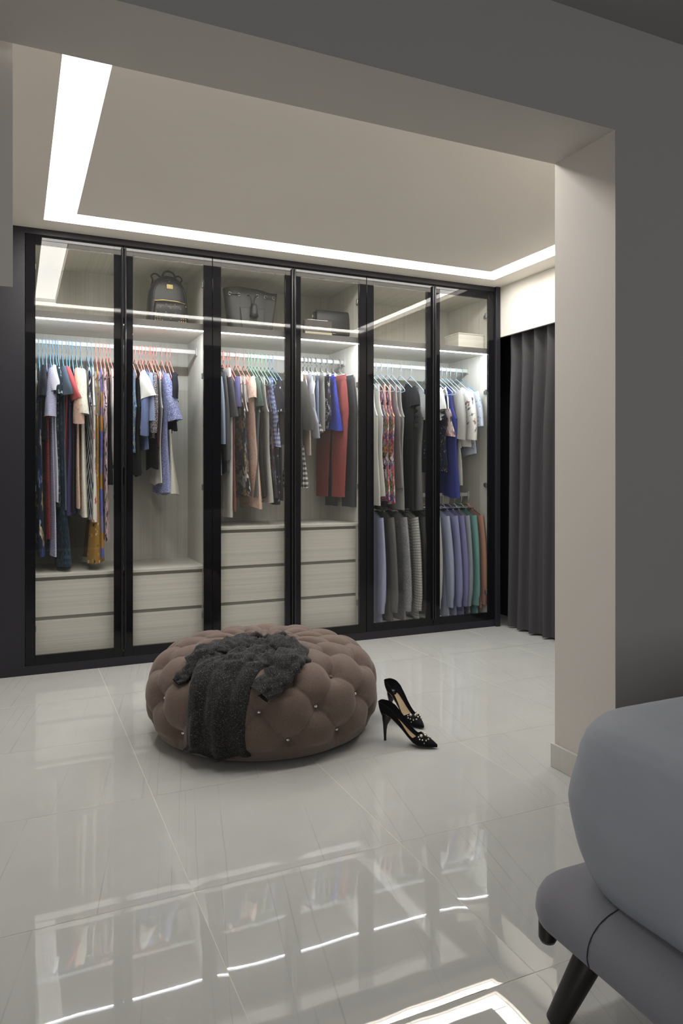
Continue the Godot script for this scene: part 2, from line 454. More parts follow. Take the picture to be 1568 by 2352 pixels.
# kind, place along the rail, height of the hem, cloth, hanger, label, category, short name for the hanger's label
func wear(kind: String, x: float, hem: float, key: String, hang: String, label: String, cat: String, short: String, o := {}):
	var rail: float = o.get("rail", 1.84)
	var sd: int = int(x * 1000.0) + int(rail * 100.0)
	var turn: float = o.get("turn", (hash1(sd, 11) - 0.5) * 0.07)
	var group: String = o.get("group", "clothes on the upper rails")
	var names := {"clip": "grey clip hanger holding the ", "blue": "blue wire hanger holding the ", "pink": "coral pink wire hanger holding the ", "green": "mint green wire hanger holding the ", "white": "white wire hanger holding the ", "pale": "pale blue wire hanger holding the "}
	hanger(hang, x, rail, turn, names[hang] + short, "hangers on the rails")
	var t := thing(cat.replace(" ", "_"), label, cat, Vector3(x, rail, ZR), turn, group)
	var m := cloth(key)
	var L: float = hem - rail
	var lean: float = o.get("lean", (hash1(sd, 4) - 0.5) * 0.03)
	var fold: float = o.get("fold", 0.006)
	var fl: float = o.get("flare", 0.0)
	var hw: float = o.get("hw", 0.2)
	var th: float = o.get("th", 0.011)
	var k: float = o.get("k", 3.0)
	var zc: float = o.get("zc", 0.0)
	var ft: Vector3
	match kind:
		"sleeved", "shirt":
			var w: float = 0.195
			var rows := [[-0.19, w, 0.008, 0], [-0.25, 0.192, th, 0], [-0.32, 0.19, th, 0], [lerpf(-0.32, L, 0.35), hw * 0.86, th, 0], [L, hw, th + 0.003, 0]]
			var tp := {"zn": 0.075, "ye": -0.122, "ys": -0.185, "dip": -0.21}
			if kind == "shirt": tp = {"zn": 0.065, "ye": -0.098, "ys": -0.15, "dip": -0.115}
			part("body", drape(rows, fold, k, sd, lean, fl, 0.01, tp), m, t)
			var sl: float = o.get("sl", 0.18)
			var spread: float = o.get("spread", 0.03)
			for s in [1.0, -1.0]:
				var from := Vector3(0, -0.15 if kind == "shirt" else -0.185, s * 0.158)
				var to := Vector3(o.get("sx", (hash1(sd, 5) - 0.5) * 0.03) + lean * 0.3, -0.175 - sl, s * (0.19 + spread * (0.5 if sl < 0.3 else 0.2)))
				var sw: float = o.get("sw", 0.07 if sl < 0.35 else 0.062)
				part("sleeve", sleeve(s, from, to, 0.052, minf(sw, 0.056), 0.019, o.get("cuff_t", 0.024), sd + int(s), 0.02 if sl < 0.3 else 0.045, kind == "shirt"), cloth(o.get("sleeve_key", key)), t)
			if kind == "shirt":
				var c := MB.new()
				var ring := []
				for a in 15:
					var an := PI * 0.12 + TAUF * 0.88 * a / 14.0
					ring.append(Vector3(0.02 * cos(an), -0.082 - 0.012 * cos(an * 0.5 - 0.4), 0.062 * sin(an)))
				c.tube(ring, 0.015, 8, false, true, 0.45)
				part("collar", c, m, t)
		"tank":
			var rows := [[-0.2, 0.132, 0.007, 0], [-0.26, 0.138, 0.009, 0], [-0.33, 0.158, th, 0], [-0.375, 0.188, th, 0], [lerpf(-0.375, L, 0.4), hw * 0.88, th, 0], [L, hw, th + 0.003, 0]]
			part("body", drape(rows, fold, k, sd, lean, fl, 0.01, {"zn": 0.085, "ye": -0.13, "ys": -0.155, "dip": -0.27}), m, t)
			for s in [1.0, -1.0]:
				var b := MB.new()
				b.tube(smooth_path([Vector3(0, -0.152, s * 0.13), Vector3(lean * 0.1, -0.22, s * 0.134), Vector3(lean * 0.15, -0.28, s * 0.142), Vector3(lean * 0.2, -0.335, s * 0.162), Vector3(lean * 0.25, -0.375, s * 0.19)], 4), 0.0055, 6)
				part("armhole_trim", b, cloth(o.get("trim", key)), t)
		"strap":
			var top: float = o.get("top", -0.36)
			var rows := [[top, 0.16, th * 0.7, 0], [top - 0.05, 0.18, th, 0], [lerpf(top, L, 0.4), hw * 0.85, th, 0], [L, hw, th + 0.004, 0]]
			part("body", drape(rows, fold, k, sd, lean, fl), m, t)
			for s in [1.0, -1.0]:
				var b := MB.new()
				b.tube([Vector3(0, -0.14, s * 0.1), Vector3(0.004, lerpf(-0.14, top, 0.5), s * 0.125), Vector3(0, top - 0.02, s * 0.14)], o.get("strap_r", 0.004), 6)
				part("strap", b, cloth(o.get("trim", key)), t)
		"skirt":
			var top: float = o.get("top", -0.11)
			var rows := [[top, hw * 0.8, th, zc], [top - 0.05, hw * 0.83, th, zc], [lerpf(top, L, 0.5), hw * 0.93, th, zc], [L, hw, th + 0.004, zc]]
			part("body", drape(rows, fold, k, sd, lean, fl), m, t)
			var wb := [[top + 0.004, hw * 0.81, th + 0.0015, zc], [top - 0.035, hw * 0.825, th + 0.0015, zc]]
			part("waistband", drape(wb, 0.0, k, sd, 0.0), m, t)
			if o.has("ruffle"):
				var rr := [[L + 0.01, hw * 0.98, th + 0.006, zc], [L - o.ruffle_h, hw * 1.08, th + 0.014, zc]]
				part("ruffle", drape(rr, 0.008, 6.0, sd + 5, 0.0), cloth(o.ruffle), t)
		"trousers":
			var rows := [[-0.11, hw * 0.8, th, 0], [-0.2, hw * 0.9, th, 0], [-0.34, hw, th + 0.001, 0], [-0.41, hw * 0.985, th - 0.006, 0]]
			part("hips", drape(rows, 0.002, k, sd, lean * 0.3), m, t)
			for s in [1.0, -1.0]:
				var lr := [[-0.33, hw * 0.47, th, s * hw * 0.5], [lerpf(-0.33, L, 0.5), hw * 0.44, th, s * hw * 0.52 + lean], [L, hw * 0.38, th, s * hw * 0.52 + lean]]
				part("leg", drape(lr, fold * 0.5, k, sd + int(s), lean, 0.0, 0.0015), m, t)
			part("waistband", drape([[-0.106, hw * 0.81, th + 0.0015, 0], [-0.145, hw * 0.84, th + 0.0015, 0]], 0.0, k, sd, 0.0), m, t)
	if o.has("skirt_key"):
		var y0: float = o.skirt_y - rail
		part("skirt", drape([[y0, hw * 0.9, th + 0.004, 0], [lerpf(y0, L, 0.5), hw * 1.0, th + 0.008, 0], [L - 0.02, hw * 1.08, th + 0.022, 0]], 0.008, 5.0, sd + 9, 0.0, 0.004), cloth(o.skirt_key), t)
	if o.has("ruff"):
		for s in [1.0, -1.0]:
			var P := []; var U := []
			for j in 30:
				var f := j / 29.0
				var y := lerpf(-0.17, maxf(L, -0.45), f)
				var w := 0.04 + 0.012 * sin(f * 38.0)
				var a := PackedVector3Array(); var u := PackedVector2Array()
				for i in 4:
					var g := i / 3.0
					a.append(Vector3(0.012 * sin(f * 44.0 + g) * g + 0.008, y, s * (0.165 + w * g)))
					u.append(Vector2(g * 0.05, y))
				P.append(a); U.append(u)
			var rm := MB.new()
			rm.grid(P, U)
			part("ruffle", rm, cloth(o.ruff), t)

# ---------------------------------------------------------------- ottoman
const OC := Vector3(0.97, 0.0, -2.96)
const OPROF := [[0.0, 0.343], [0.1, 0.343], [0.2, 0.341], [0.3, 0.331], [0.367, 0.314], [0.41, 0.285], [0.44, 0.24], [0.451, 0.185], [0.446, 0.125], [0.428, 0.06], [0.408, 0.012]]
const NT := 13
var os := []
func oprep():
	var s := 0.0
	os = [0.0]
	for k in range(1, OPROF.size()):
		s += Vector2(OPROF[k][0] - OPROF[k - 1][0], OPROF[k][1] - OPROF[k - 1][1]).length()
		os.append(s)

func obase(s: float) -> Array:   # radius, height, normal (radial, up)
	var k := 1
	while k < os.size() - 1 and s > os[k]: k += 1
	var f: float = clampf((s - os[k - 1]) / (os[k] - os[k - 1]), 0.0, 1.0)
	var p: Array = OPROF[k - 1]; var q: Array = OPROF[k]
	var pp: Array = OPROF[maxi(k - 2, 0)]; var qq: Array = OPROF[mini(k + 1, OPROF.size() - 1)]
	var r: float = cubic_interpolate(p[0], q[0], pp[0], qq[0], f)
	var y: float = cubic_interpolate(p[1], q[1], pp[1], qq[1], f)
	var t0 := Vector2(q[0] - pp[0], q[1] - pp[1]).normalized()
	var t1 := Vector2(qq[0] - p[0], qq[1] - p[1]).normalized()
	var t := t0.lerp(t1, f).normalized()
	return [r, y, Vector2(-t.y, t.x) if t.x >= 0.0 or t.y < 0.0 else Vector2(1, 0)]

func orow(s: float) -> float:   # row coordinate: buttons at whole numbers
	var e: float = os[-1]
	return lerpf2([[0.0, 6.0], [0.09, 5.0], [0.2, 4.0], [0.311, 3.0], [0.417, 2.0], [0.511, 1.0], [0.624, 0.0], [e, -1.0]], s)

func obulge(az: float, s: float) -> float:
	var u := (az + deg_to_rad(6.4)) / (TAUF / NT)
	var v := orow(s)
	var p := u + v * 0.5
	var q := u - v * 0.5
	var sp := absf(sin(PI * p)); var sq := absf(sin(PI * q))
	var b := pow(sp, 0.42) * pow(sq, 0.42)
	var dp := absf(p - roundf(p)); var dq := absf(q - roundf(q))
	var dist := sqrt(dp * dp + dq * dq)
	var h := 0.017 * b + 0.026 * (1.0 - exp(-dist * dist / 0.06))
	var puck := 0.0
	# pleats that run out of the buttons
	if dist < 0.42: puck = 0.003 * sin(9.0 * atan2(p - roundf(p) - (q - roundf(q)), (p - roundf(p)) + (q - roundf(q)))) * exp(-dist * 9.0) * smoothstep(0.02, 0.1, dist)
	h -= 0.008 * exp(-dist * dist / 0.004)
	if v < 0.0:
		var du := absf(u - roundf(u))
		var down := -v
		var low := 0.03 * (1.0 - 0.75 * exp(-du * du / (0.003 + 0.03 * down)) * exp(-down * 2.6)) - 0.012 * exp(-(du * du * 4.0 + down * down) / 0.01)
		low += 0.006 * cos(du * TAUF * 5.0 / (0.35 + down)) * exp(-du * 6.0) * exp(-down * 2.2) * smoothstep(0.0, 0.15, down)
		h = lerpf(h, low, smoothstep(0.0, 0.34, down))
		h *= 1.0 - 0.8 * smoothstep(0.55, 1.0, down)
	h += puck
	h *= smoothstep(0.0, 0.12, s)
	return h + 0.012 * (1.0 - smoothstep(0.0, 0.15, s))

func opoint(az: float, s: float, off: float, pits := true) -> Vector3:
	var b := obase(s)
	var h: float = off + (obulge(az, s) if pits else 0.0)
	var r: float = b[0] + b[2].x * h
	return Vector3(r * sin(az), b[1] + b[2].y * h, r * cos(az))

func ottoman():
	oprep()
	var t := thing("ottoman", "round mauve brown velvet ottoman with deep diamond tufting and crystal buttons", "ottoman", OC)
	var vel := mat("velvet", hx("75655d"), 0.7, {"rim": 1.0, "spec": 0.25, "tex": weave("velvet_nap", Color(0.88, 0.88, 0.88), Color.WHITE, 41, 2), "scale": 8.0})
	var m := MB.new()
	var P := []; var U := []
	var rows := 150; var seg := NT * 34
	for j in rows + 1:
		var s: float = os[-1] * j / rows
		var ring := PackedVector3Array(); var ur := PackedVector2Array()
		for i in seg + 1:
			var az := TAUF * (i % seg) / seg
			ring.append(opoint(az, s, 0.0)); ur.append(Vector2(az * 0.45, s))
		P.append(ring); U.append(ur)
	m.grid(P, U, true)
	part("cushion", m, vel, t)
	var bm := MB.new()
	bm.lathe([[0.0, 0.02], [0.4, 0.02], [0.402, 0.012], [0.39, 0.0], [0.0, 0.0]], Vector3.ZERO, 64)
	part("base", bm, mat("ottoman_base", hx("2a2522"), 0.8), t)
	var btn := MB.new()
	btn.ball(Vector3.ZERO, 0.0105, 12, 0.8)
	var bmesh := btn.mesh()
	var crystal := mat("crystal", hx("d8d4d2"), 0.08, {"metal": 0.85})
	var sr := [0.624, 0.511, 0.417, 0.311, 0.2]
	for r in sr.size():
		for k in NT:
			var az := (k + 0.5 * (r % 2)) * TAUF / NT - deg_to_rad(6.4)
			var o := part("button", bmesh, crystal if r < 2 else vel, t)
			o.position = opoint(az, sr[r], 0.007)

func sweater():
	var t := thing("sweater", "dark charcoal glitter knit sweater draped over the tufted ottoman", "sweater", OC)
	var w := 256
	var tx := image(w, w, func(x, y):
		var h := hash1(x * 733 + y * 191, 51)
		var c := 0.10 + 0.09 * hash1(x * 31 + y * 877, 52)
		if h > 0.955: c = 0.55
		elif h > 0.88: c = 0.28
		return Color(c, c * 0.99, c * 1.0))
	var km := mat("glitter_knit", Color.WHITE, 0.8, {"spec": 0.3, "rim": 0.2, "tex": tx, "scale": 3.4})
	var nz := FastNoiseLite.new()
	nz.seed = 7; nz.frequency = 1.0
	var az0 := deg_to_rad(-41.0)
	var W := 0.128
	var rows := 74; var cols := 44
	var s_end := 0.715
	var layer := func(inner: bool) -> Array:
		var P := []; var U := []
		for j in rows + 1:
			var f := float(j) / rows
			var s := lerpf(0.12, s_end, f)
			var a := PackedVector3Array(); var u := PackedVector2Array()
			for i in cols + 1:
				var g := 2.0 * i / cols - 1.0
				var wid := W * (1.0 + 0.10 * sin(f * 7.0) * (1.0 if g < 0.0 else 0.6)) * lerpf(1.08, 0.95, smoothstep(0.3, 0.8, f))
				var x := g * wid + 0.02 * (1.0 - f)
				var rr: float = obase(s)[0]
				var az := az0 + atan2(x, maxf(rr, 0.06))
				var top := 1.0 - smoothstep(0.3, 0.44, s)
				var se := lerpf(s, sqrt(rr * rr + x * x), top) if s < 0.45 else s
				var sh := se + 0.012 * sin(g * 5.0 + 1.0) * smoothstep(0.75, 1.0, f)
				var edge := 1.0 - pow(absf(g), 7.0)
				var fall := smoothstep(0.3, 0.6, f)
				var off := 0.016 * edge + 0.003
				off += fall * edge * (0.013 * sin(g * 8.5 + 0.7 + 0.8 * sin(f * 5.0)) + 0.004 * sin(g * 17.0 + 2.0 + f * 3.0))
				off += (1.0 - fall) * edge * (0.02 * nz.get_noise_2d(x * 22.0 + f * 6.0, s * 26.0) + 0.018 * absf(nz.get_noise_2d(x * 45.0 + 30.0, s * 38.0)))
				if inner: off = 0.0015
				# hangs free of the cushion's tuck near the hem
				var base_off := 0.032 + 0.35 * (obulge(az, minf(sh, 0.645)) - 0.03)
				if inner: base_off = 0.012
				var p := opoint(az, minf(sh, os[-1] - 0.02), base_off + 0.011 + off * 0.8 - 0.014 * pow(absf(g), 7.0), false)
				if s > 0.6:
					var fr := smoothstep(0.6, 0.74, s)
					var b: float = 0.476 + (off * 0.8 if not inner else -0.012) - 0.012 * pow(absf(g), 7.0)
					var rp := Vector2(p.x, p.z).length()
					var rn := lerpf(rp, maxf(rp, b), fr)
					p.x *= rn / rp; p.z *= rn / rp
					p.y = lerpf(p.y, 0.125 - (sh - 0.626) * 0.85, fr)
				a.append(p); u.append(Vector2(x, s))
			P.append(a); U.append(u)
		return [P, U]
	var m := MB.new()
	var o1: Array = layer.call(false)
	var o2: Array = layer.call(true)
	m.grid(o1[0], o1[1])
	m.grid(o2[0], o2[1])
	# hem and neck edges close the two layers
	for e in [0, rows]:
		m.grid([o1[0][e], o2[0][e]], [o1[1][e], o2[1][e]])
	part("body", m, km, t)
	var sl := func(pts: Array, rad: Array, called: String):
		var path := []
		for q in pts:
			path.append(opoint(deg_to_rad(q[0]), q[1], q[2]))
		var sp := smooth_path(path, 6)
		var rr := []
		for k in sp.size():
			var f := float(k) / (sp.size() - 1) * (rad.size() - 1)
			var k0 := mini(int(f), rad.size() - 2)
			rr.append(lerpf(rad[k0], rad[k0 + 1], f - k0) * (1.0 + 0.12 * sin(k * 1.9) + 0.06 * sin(k * 3.7)))
		var sm := MB.new()
		var P := []; var U := []
		for j in sp.size():
			var d: Vector3 = (sp[mini(j + 1, sp.size() - 1)] - sp[maxi(j - 1, 0)]).normalized()
			var up: Vector3 = (sp[j] - Vector3(0, 0.1, 0)).normalized().lerp(Vector3.UP, 0.5).normalized()
			var x := d.cross(up).normalized()
			var y := x.cross(d).normalized()
			var ring := PackedVector3Array(); var ur := PackedVector2Array()
			for i in 29:
				var an := TAUF * (i % 28) / 28.0
				var c := x * cos(an) * 1.12 + y * sin(an) * 0.4
				var q: Vector3 = sp[j] + c * rr[j]
				var wr := 0.02 * nz.get_noise_3dv(q * 26.0) + 0.014 * absf(nz.get_noise_3dv(q * 55.0 + Vector3(9, 0, 0)))
				ring.append(q + c.normalized() * wr * (0.4 + 0.6 * maxf(sin(an), 0.0)))
				ur.append(Vector2(rr[j] * an, j * 0.012))
			P.append(ring); U.append(ur)
		sm.grid(P, U, true)
		part(called, sm, km, t)
	sl.call([[-28, 0.16, 0.02], [-42, 0.2, 0.022], [-54, 0.24, 0.02], [-61, 0.33, 0.02], [-62, 0.4, 0.018], [-64, 0.447, 0.018]], [0.05, 0.052, 0.046, 0.042, 0.034, 0.024], "sleeve")
	sl.call([[-12, 0.17, 0.022], [2, 0.22, 0.022], [7, 0.29, 0.02], [-3, 0.35, 0.022], [-11, 0.41, 0.02], [-20, 0.46, 0.018]], [0.05, 0.055, 0.05, 0.052, 0.05, 0.042], "sleeve")
	# the rolled neck opening
	var path := []
	for k in 20:
		var a := TAUF * k / 20.0
		var q := Vector2(-0.03, 0.15) + Vector2(0.062 * cos(a), 0.03 * sin(a)).rotated(0.3)
		path.append(opoint(atan2(q.x, q.y), q.length(), 0.03 + 0.012 * sin(a * 2.0 + 0.6)))
	var nm := MB.new()
	nm.tube(path, 0.014, 8, true)
	part("neckband", nm, km, t)

# ---------------------------------------------------------------- shoes
const S_W := [[0, 0.012], [0.02, 0.022], [0.06, 0.027], [0.2, 0.029], [0.42, 0.028], [0.58, 0.034], [0.68, 0.037], [0.78, 0.031], [0.88, 0.021], [0.95, 0.012], [1.0, 0.003]]
const S_Y := [[0, 0.1], [0.1, 0.098], [0.2, 0.09], [0.35, 0.062], [0.5, 0.028], [0.6, 0.01], [0.68, 0.004], [0.8, 0.003], [1.0, 0.006]]
const S_H := [[0, 0.115], [0.1, 0.105], [0.25, 0.086], [0.45, 0.066], [0.6, 0.054], [0.7, 0.05], [0.8, 0.04], [0.9, 0.027], [1.0, 0.012]]
const S_A := [[0, 0.5], [0.3, 0.52], [0.55, 0.5], [0.62, 0.55], [0.68, 0.75], [0.73, 1.0], [1.0, 1.0]]
func shoe_at(f: float, th: float, grow := 0.0) -> Vector3:
	var w := lerpf2(S_W, f) + grow
	var hh := lerpf2(S_H, f) + grow
	var x := w * sin(th) * (1.0 if absf(th) < PI * 0.5 else 1.0)
	var y := lerpf2(S_Y, f) + hh * (1.0 - cos(th)) * 0.5
	var back := -0.012 * sin(clampf((1.0 - cos(th)) * 0.5, 0, 1) * PI) * (1.0 - smoothstep(0.0, 0.12, f))
	return Vector3(x, y, f * 0.232 + back)

func pump(label: String, at: Vector3, turn: float, sd: int):
	var t := thing("pump", label, "shoe", at, turn, "pair of black pumps by the ottoman")
	var suede := mat("black_suede", hx("141318"), 0.85, {"spec": 0.3, "rim": 0.12})
	var m := MB.new()
	for lay in 2:
		var P := []; var U := []
		for j in 57:
			var f := j / 56.0
			var mx := lerpf2(S_A, f) * PI
			var a := PackedVector3Array(); var u := PackedVector2Array()
			for i in 29:
				var th := lerpf(-mx, mx, i / 28.0)
				a.append(shoe_at(f, th, -0.0016 * lay)); u.append(Vector2(th * 0.03, f * 0.2))
			P.append(a); U.append(u)
		m.grid(P, U)
	# close the back of the heel counter
	var cb := []; var ub := []
	for g in [0.0, 1.0]:
		var a := PackedVector3Array(); var u := PackedVector2Array()
		for i in 29:
			var mx: float = 0.5 * PI
			var p := shoe_at(0.0, lerpf(-mx, mx, i / 28.0))
			if g == 1.0: p.x = 0.0; p.z -= 0.004 * (1.0 - absf(i / 14.0 - 1.0))
			a.append(p); u.append(Vector2.ZERO)
		cb.append(a); ub.append(u)
	m.grid(cb, ub)
	part("upper", m, suede, t)
	var top := MB.new()
	var edge := []
	for k in 40:
		var f := 0.725 * (1.0 - k / 39.0)
		edge.append(shoe_at(f, lerpf2(S_A, f) * PI))
	for k in 40:
		var f := 0.725 * k / 39.0
		edge.append(shoe_at(f, -lerpf2(S_A, f) * PI))
	top.tube(edge, 0.0012, 5)
	part("topline", top, suede, t)
	var ins := MB.new()
	var P := []; var U := []
	for j in 30:
		var f := 0.015 + 0.72 * j / 29.0
		var a := PackedVector3Array(); var u := PackedVector2Array()
		for i in 7:
			var g := i / 3.0 - 1.0
			a.append(Vector3(lerpf2(S_W, f) * 0.86 * g, lerpf2(S_Y, f) + 0.009 + 0.004 * g * g, f * 0.232)); u.append(Vector2(g, f))
		P.append(a); U.append(u)
	ins.grid(P, U)
	part("insole", ins, mat("insole", hx("b39a78"), 0.6), t).set_meta("label", "beige leather insole")
	var heel := MB.new()
	var hp := []; var hr := []
	for q in [[0.118, 0.02, 0.02], [0.1, 0.022, 0.0215], [0.085, 0.018, 0.017], [0.066, 0.014, 0.0098], [0.045, 0.0125, 0.0072], [0.02, 0.0125, 0.0056], [0.0, 0.013, 0.0052]]:
		hp.append(Vector3(0, q[0], q[1])); hr.append(q[2])
	heel.tube(hp, hr, 14)
	part("heel", heel, mat("heel_black", hx("121114"), 0.35), t)
	var pearl := MB.new()
	pearl.ball(Vector3.ZERO, 1.0, 12)
	var pm := pearl.mesh()
	var white := mat("pearl", hx("d9d2c0"), 0.18, {"spec": 0.7})
	var steel := mat("bead_metal", hx("c9c4b4"), 0.2, {"metal": 1.0})
	var spots := [[0.77, 0.93, 0.0062, 0], [0.795, -0.96, 0.0062, 1], [0.745, -0.82, 0.006, 0], [0.83, 0.95, 0.0042, 0], [0.74, 0.72, 0.004, 1], [0.78, 0.7, 0.0034, 1], [0.835, -0.7, 0.0036, 1], [0.78, -0.66, 0.0034, 1], [0.735, -0.64, 0.003, 0], [0.86, 0.8, 0.003, 1], [0.86, -0.86, 0.0032, 0], [0.7, 0.63, 0.003, 1], [0.71, -0.72, 0.003, 0], [0.815, 0.6, 0.0028, 1], [0.81, -0.52, 0.0026, 1], [0.75, 0.52, 0.0026, 0]]
	for q in spots:
		var o := part("pearl", pm, white if q[3] == 0 else steel, t)
		o.scale = Vector3.ONE * q[2]
		o.position = shoe_at(q[0], q[1] * PI, q[2] * 0.6)

# ---------------------------------------------------------------- bags
# a soft block: rows [y, half width, half depth, z centre], superellipse section
func soft(rows: Array, pw := 0.4, seg := 40, cap := true, sub := 6) -> MB:
	var m := MB.new()
	var P := []; var U := []
	var rr := []
	for k in rows.size() - 1:
		for q in sub:
			var f := float(q) / sub
			var a: Array = rows[k]; var b: Array = rows[k + 1]
			var e := []
			for c in 4: e.append(cubic_interpolate(a[c], b[c], rows[maxi(k - 1, 0)][c], rows[mini(k + 2, rows.size() - 1)][c], f))
			rr.append(e)
	rr.append(rows[-1])
	if cap:
		rr.insert(0, [rr[0][0], 0.0, 0.0, rr[0][3]])
		rr.append([rr[-1][0], 0.0, 0.0, rr[-1][3]])
	for r in rr:
		var a := PackedVector3Array(); var u := PackedVector2Array()
		for i in seg + 1:
			var an := TAUF * i / seg
			var x: float = r[1] * signf(cos(an)) * pow(absf(cos(an)), pw)
			var z: float = r[3] + r[2] * signf(sin(an)) * pow(absf(sin(an)), pw)
			a.append(Vector3(x, r[0], z)); u.append(Vector2(x + z, r[0]))
		P.append(a); U.append(u)
	m.grid(P, U, true)
	return m

func ring_mesh(r: float, w: float, seg := 14) -> MB:   # an eyelet that faces +z
	var m := MB.new()
	var p := []
	for k in seg: p.append(Vector3(r * cos(TAUF * k / seg), r * sin(TAUF * k / seg), 0))
	m.tube(p, w, 6, true)
	return m

func bags(sy: float):
	var lea := mat("black_leather", hx("2a2a2c"), 0.42)
	var lea2 := mat("charcoal_leather", hx("3a3b3a"), 0.5)
	var gold := mat("gold", hx("d9c48a"), 0.25, {"metal": 1.0})
	var silver := mat("silver", hx("d4d4d0"), 0.2, {"metal": 1.0})
	var t := thing("backpack", "black leather backpack with gold studs and plate on the wardrobe shelf", "backpack", Vector3(0.845, sy, -4.45), 0.05, "bags on the wardrobe shelf")
	part("body", soft([[0.0, 0.122, 0.06, 0], [0.02, 0.126, 0.066, 0], [0.12, 0.12, 0.064, 0], [0.2, 0.112, 0.058, 0], [0.26, 0.092, 0.05, 0], [0.295, 0.062, 0.04, 0], [0.312, 0.03, 0.025, 0], [0.316, 0.006, 0.006, 0]], 0.55), lea, t)
	part("front_pocket", soft([[0.012, 0.098, 0.02, 0.06], [0.05, 0.1, 0.028, 0.062], [0.115, 0.094, 0.026, 0.06], [0.14, 0.086, 0.016, 0.056], [0.146, 0.07, 0.006, 0.054]], 0.5), lea, t)
	var flap := MB.new()
	var fp := []
	for k in 17:
		var a := PI * k / 16.0
		fp.append(Vector3(0.098 * cos(a) * (1.0 + 0.05 * sin(a)), 0.16 + 0.128 * sin(a), 0.058 - 0.016 * sin(a)))
	flap.tube(fp, 0.004, 6)
	part("piping", flap, lea, t)
	var zp := MB.new()
	zp.tube([Vector3(-0.092, 0.146, 0.066), Vector3(-0.04, 0.152, 0.074), Vector3(0.04, 0.151, 0.074), Vector3(0.09, 0.144, 0.066)], 0.004, 6)
	part("zip", zp, gold, t)
	var pl := part("plate", bx(-0.02, 0.226, 0.05, 0.02, 0.254, 0.062, 0.003), gold, t)
	pl.set_meta("label", "square gold name plate")
	var em := MB.new()
	for s in [-1.0, 1.0]:
		em.tube([Vector3(s * 0.004, 0.245, 0.063), Vector3(s * 0.012, 0.246, 0.063), Vector3(s * 0.013, 0.235, 0.063), Vector3(s * 0.005, 0.233, 0.063), Vector3(s * 0.004, 0.24, 0.063)], 0.0013, 5)
	part("emblem", em, mat("dark_engraving", hx("3a3528"), 0.5), pl)
	var h := MB.new()
	h.tube(smooth_path([Vector3(-0.035, 0.3, 0.01), Vector3(-0.022, 0.334, 0.01), Vector3(0.008, 0.345, 0.01), Vector3(0.036, 0.332, 0.01), Vector3(0.05, 0.3, 0.01)], 4), 0.006, 8)
	part("handle", h, lea, t)
	for s in [-1.0, 1.0]:
		var st := MB.new()
		st.tube(smooth_path([Vector3(s * 0.035, 0.31, -0.02), Vector3(s * 0.07, 0.33, -0.02), Vector3(s * 0.095, 0.31, -0.015), Vector3(s * 0.085, 0.285, -0.02), Vector3(s * 0.1, 0.2, -0.06)], 4), 0.005, 8)
		part("shoulder_strap", st, lea, t)
	var stud := MB.new()
	stud.lathe([[0.0, 0.0045], [0.003, 0.002], [0.0042, 0.0]], Vector3.ZERO, 4)
	var sm := stud.mesh()
	var sp := [[0, 0.272, 0.052], [0, 0.207, 0.062], [-0.042, 0.24, 0.056], [0.042, 0.24, 0.056]]
	for q in [[-0.028, 0.128], [-0.002, 0.128], [0.024, 0.128], [-0.016, 0.117], [0.012, 0.117], [-0.002, 0.104], [-0.062, 0.107], [0.06, 0.104], [-0.03, 0.078], [0.028, 0.076], [0.09, 0.122], [-0.088, 0.078], [0.0, 0.042]]:
		sp.append([q[0], q[1], 0.089])
	for k in 4:
		for j in 4 - k:
			sp.append([-0.092 + 0.0135 * j, 0.03 + 0.0135 * k, 0.089])
			sp.append([0.09 - 0.0135 * j, 0.03 + 0.0135 * k, 0.089])
	for q in sp:
		var o := part("stud", sm, gold, t)
		o.position = Vector3(q[0], q[1], q[2]); o.rotation.x = PI / 2
	t = thing("bucket_bag", "black leather drawstring bucket bag with silver eyelets and a tassel", "handbag", Vector3(1.372, sy, -4.46), 0.0, "bags on the wardrobe shelf")
	var body := MB.new()
	var P := []; var U := []
	for lay in 2:
		for j in 25:
			var f := j / 24.0
			if lay == 1: f = 1.0 - f
			var a := PackedVector3Array(); var u := PackedVector2Array()
			for i in 49:
				var an := TAUF * i / 48.0
				var hw := lerpf(0.134, 0.178, pow(f, 0.85)) - 0.003 * lay
				var hd := lerpf(0.065, 0.035, f) - 0.003 * lay
				var x := hw * signf(cos(an)) * pow(absf(cos(an)), 0.5)
				var z := hd * signf(sin(an)) * pow(absf(sin(an)), 0.5)
				z += 0.006 * f * sin(x * 36.0)
				var y := 0.283 * f + f * f * 0.012 * cos(x * 17.0 + 0.6) + f * 0.008 * (absf(x) / 0.17)
				a.append(Vector3(x, maxf(y, 0.0), z)); u.append(Vector2(x + z, y))
			P.append(a); U.append(u)
	P.insert(0, PackedVector3Array()); U.insert(0, PackedVector2Array())
	for i in 49: P[0].append(Vector3.ZERO); U[0].append(Vector2.ZERO)
	body.grid(P, U, true)
	part("body", body, lea2, t)
	part("front_pocket", soft([[0.02, 0.07, 0.004, 0.066], [0.09, 0.075, 0.005, 0.059], [0.165, 0.082, 0.003, 0.05]], 0.3, 32), lea2, t)
	var em2 := ring_mesh(0.0085, 0.0026)
	var emesh := em2.mesh()
	for x in [-0.146, -0.086, -0.03, 0.034, 0.09, 0.146]:
		var o := part("eyelet", emesh, silver, t)
		o.position = Vector3(x, 0.245, 0.04 + 0.006 * sin(x * 36.0))
	var cd := MB.new()
	for s in [[-0.146, -0.086], [0.09, 0.146]]:
		cd.tube([Vector3(s[0], 0.243, 0.034), Vector3(s[0] + 0.006, 0.242, 0.05), Vector3(s[1] - 0.006, 0.242, 0.05), Vector3(s[1], 0.243, 0.034)], 0.003, 6)
